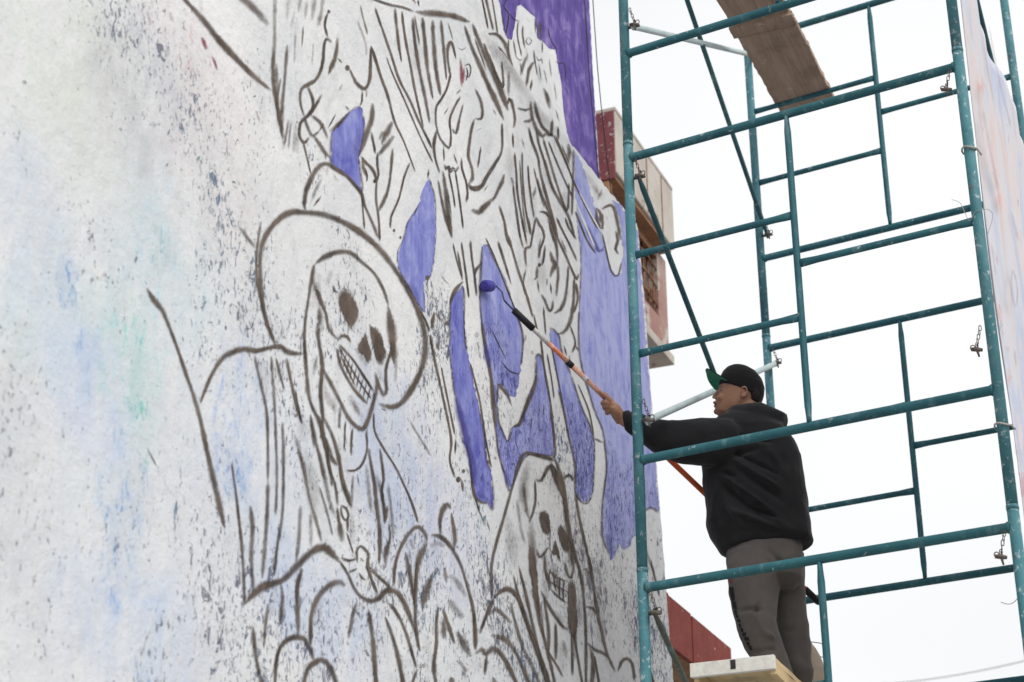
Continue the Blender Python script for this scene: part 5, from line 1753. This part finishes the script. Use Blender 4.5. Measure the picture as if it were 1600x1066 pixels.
# ---- cap
K = Soup()
CAPR = [(1123, 602, 1191, 627, MY, .080), (1123.5, 598, 1194, 617, MY, .086), (1125, 591, 1195, 606, MY, .089), (1129, 583, 1191, 594, MY, .083), (1135, 577, 1183, 584, MY, .070), (1143, 573.3, 1173, 577.5, MY, .048), (1151, 571.8, 1164, 573.5, MY, .022)]
K.add(loft_geo(rings_h(CAPR, .15), 40))
cap = K.remesh('cap', .0042, M_CAP, man, 2)
def brim():
    f = (on_y(1104.5, 586.0, MY) - on_y(1127, 600.5, MY))
    L = f.length; f.normalize()
    s = Vector((-.42, 1, .0)); s -= f * s.dot(f); s.normalize()
    up_ = s.cross(f)
    if up_.z < 0: up_ = -up_
    base = on_y(1130, 600.0, MY)
    top = []; n_u, n_v = 10, 16
    def P(u, v, lift):
        w = .082 * (1 - .10 * u)
        reach = (L + .014) * math.sqrt(max(0, 1 - (abs(v) ** 3.2) * .72)) * u
        back = -.030 * (1 - math.sqrt(max(0, 1 - .8 * v * v))) * 0
        inset = -.050 * v * v * (1 - u)
        return base + f * (reach + inset) + s * (w * v) - up_ * (.012 * v * v) + up_ * lift
    def sheet(lift):
        return [P(i / n_u, -1 + 2 * j / n_v, lift) for i in range(n_u + 1) for j in range(n_v + 1)]
    def quads(flip):
        F = []
        for i in range(n_u):
            for j in range(n_v):
                a = i * (n_v + 1) + j
                q = (a, a + 1, a + n_v + 2, a + n_v + 1)
                F.append(q[::-1] if flip else q)
        return F
    o = mesh_obj('brim', sheet(.0030), quads(False), M_CAP, cap, True)
    m = o.modifiers.new('t', 'SOLIDIFY'); m.thickness = .0045; m.offset = 0
    o2 = mesh_obj('brim_lining', sheet(-.0012), quads(True), M_BRIM, cap, True)
    m = o2.modifiers.new('t', 'SOLIDIFY'); m.thickness = .0022; m.offset = 0
brim()
ellipsoid('button', on_y(1157, 572.0, MY), .006, .006, .003, M_CAP, cap)
# ------------------------------------------------------------------ roller and pole
def pole_paint():
    N = NT('paint-spattered orange pole')
    co = N.coord('Object')
    col = N.ramp(N.noise(co, 8, 4, .6), [(0.35, (.52, .125, .045, 1)), (0.65, (.62, .20, .085, 1))])
    m = N.step(N.noise(co, 34, 6, .72, .4), .42, .56)
    col = N.mix(N.math('MULTIPLY', m, .7), col, (.60, .44, .37, 1))
    m2 = N.step(N.noise(co, 60, 5, .7), .66, .70)
    col = N.mix(m2, col, (.10, .10, .20, 1))
    return N.finish(col, .5, .4)
M_POLE = pole_paint()
M_POLEC = simple('clean orange fibreglass pole', (.46, .075, .016, 1), (.54, .105, .025, 1), 12, .45, 0)
M_GREYP = worn('paint-crusted pale tube', (.46, .43, .40, 1), (.62, .59, .56, 1), (.35, .18, .12, 1), .55, 40, .6)
M_GRIP = simple('black rubber grip', (.010, .010, .011, 1), (.022, .022, .023, 1), 60, .6, .3, bd=.002)
M_FOAM = simple('wet violet roller nap', lin(52, 48, 128), lin(74, 70, 158), 60, .6, .6, bd=.004)
M_CHROME = simple('paint-stained roller wire', (.03, .03, .09, 1), (.09, .09, .16, 1), 40, .4, 0)
po = empty('roller_pole', tuple(pole_at(1277)))
tag(po, 'long orange extension pole with a violet paint roller pressed to the wall', 'paint roller')
def seg(name, x0, x1, r, mat, parent=po):
    a = pole_at(x0); b_ = pole_at(x1)
    return tube(name, [a, a.lerp(b_, .5), b_], r, mat, parent, 14)
seg('lower_tube', 1262, 950, .0128, M_POLEC)
gpp = seg('end_grip', 1278, 1258, .0165, M_GRIP)
seg('end_cap', 1280, 1277.6, .0140, M_CHROME, gpp)
seg('upper_tube', 953, 890, .0120, M_POLE)
seg('joint_band', 918, 911, .0132, M_GREYP)
seg('lock_collar', 894, 886, .0142, M_GRIP)
seg('upper_tube', 889, 856, .0112, M_POLE)
seg('pale_tube', 857, 829, .0105, M_GREYP)
seg('roller_handle', 833, 803, .0150, M_GRIP)
tip = pole_at(803)
RC = on_x(762, 447, WX + 0.029)
e1 = on_x(775, 447, WX + 0.040)
k1 = on_x(788, 470, WX + 0.10)
wp = [tip - PD * .02, tip + PD * .012, k1.lerp(tip, .35), k1, k1.lerp(e1, .55) + Vector((.012, 0, .0)), e1, RC.lerp(e1, .2)]
tube('wire_frame', wp, .0040, M_CHROME, po, 8)
ax = (e1 - RC); ax = Vector((0, ax.y, ax.z)).normalized()
def roller_len():
    n_ = 9
    a = RC - ax * .040; b_ = RC + ax * .040
    P = [a, a + ax * .006] + [a.lerp(b_, t) for t in (.2, .4, .6, .8)] + [b_ - ax * .006, b_]
    return P, [.017, .0245, .026, .0256, .026, .0256, .0245, .017]
P, rr2 = roller_len()
tube('roller_sleeve', P, rr2, M_FOAM, po, 22)
# ------------------------------------------------------------------ tan bag hanging behind the painter
M_BAG = cloth_mat('tan canvas bag', (.42, .34, .24, 1), (.56, .47, .36, 1), .3)
bag = empty('tool_bag', tuple(on_y(1272, 1078, 1.25)))
tag(bag, 'tan canvas bag on the plank behind the painter\'s legs', 'bag')
BG = Soup()
BG.add(loft_geo(rings_h([(1240, 1086, 1300, 1088, 1.2, .075), (1240, 1068, 1295, 1070, 1.2, .080), (1243, 1050, 1290, 1050, 1.2, .078), (1246, 1030, 1283, 1030, 1.2, .066), (1248, 1012, 1274, 1012, 1.2, .050), (1250, 998, 1266, 1000, 1.2, .030)], .4)))
bo = BG.remesh('sack', .007, M_BAG, bag, 3)
fold_up(bo, .006, 10, [], 5)
hw = [on_y(q[0], q[1], 1.19) for q in catmull([(1266, 1003), (1274, 1004), (1284, 1006), (1289, 1012), (1290, 1020), (1285, 1027), (1276, 1023)], 2)]
V, F = tube_geo(hw, .0022, 6)
mesh_obj('handle', V, F, M_THIN, bag, True)
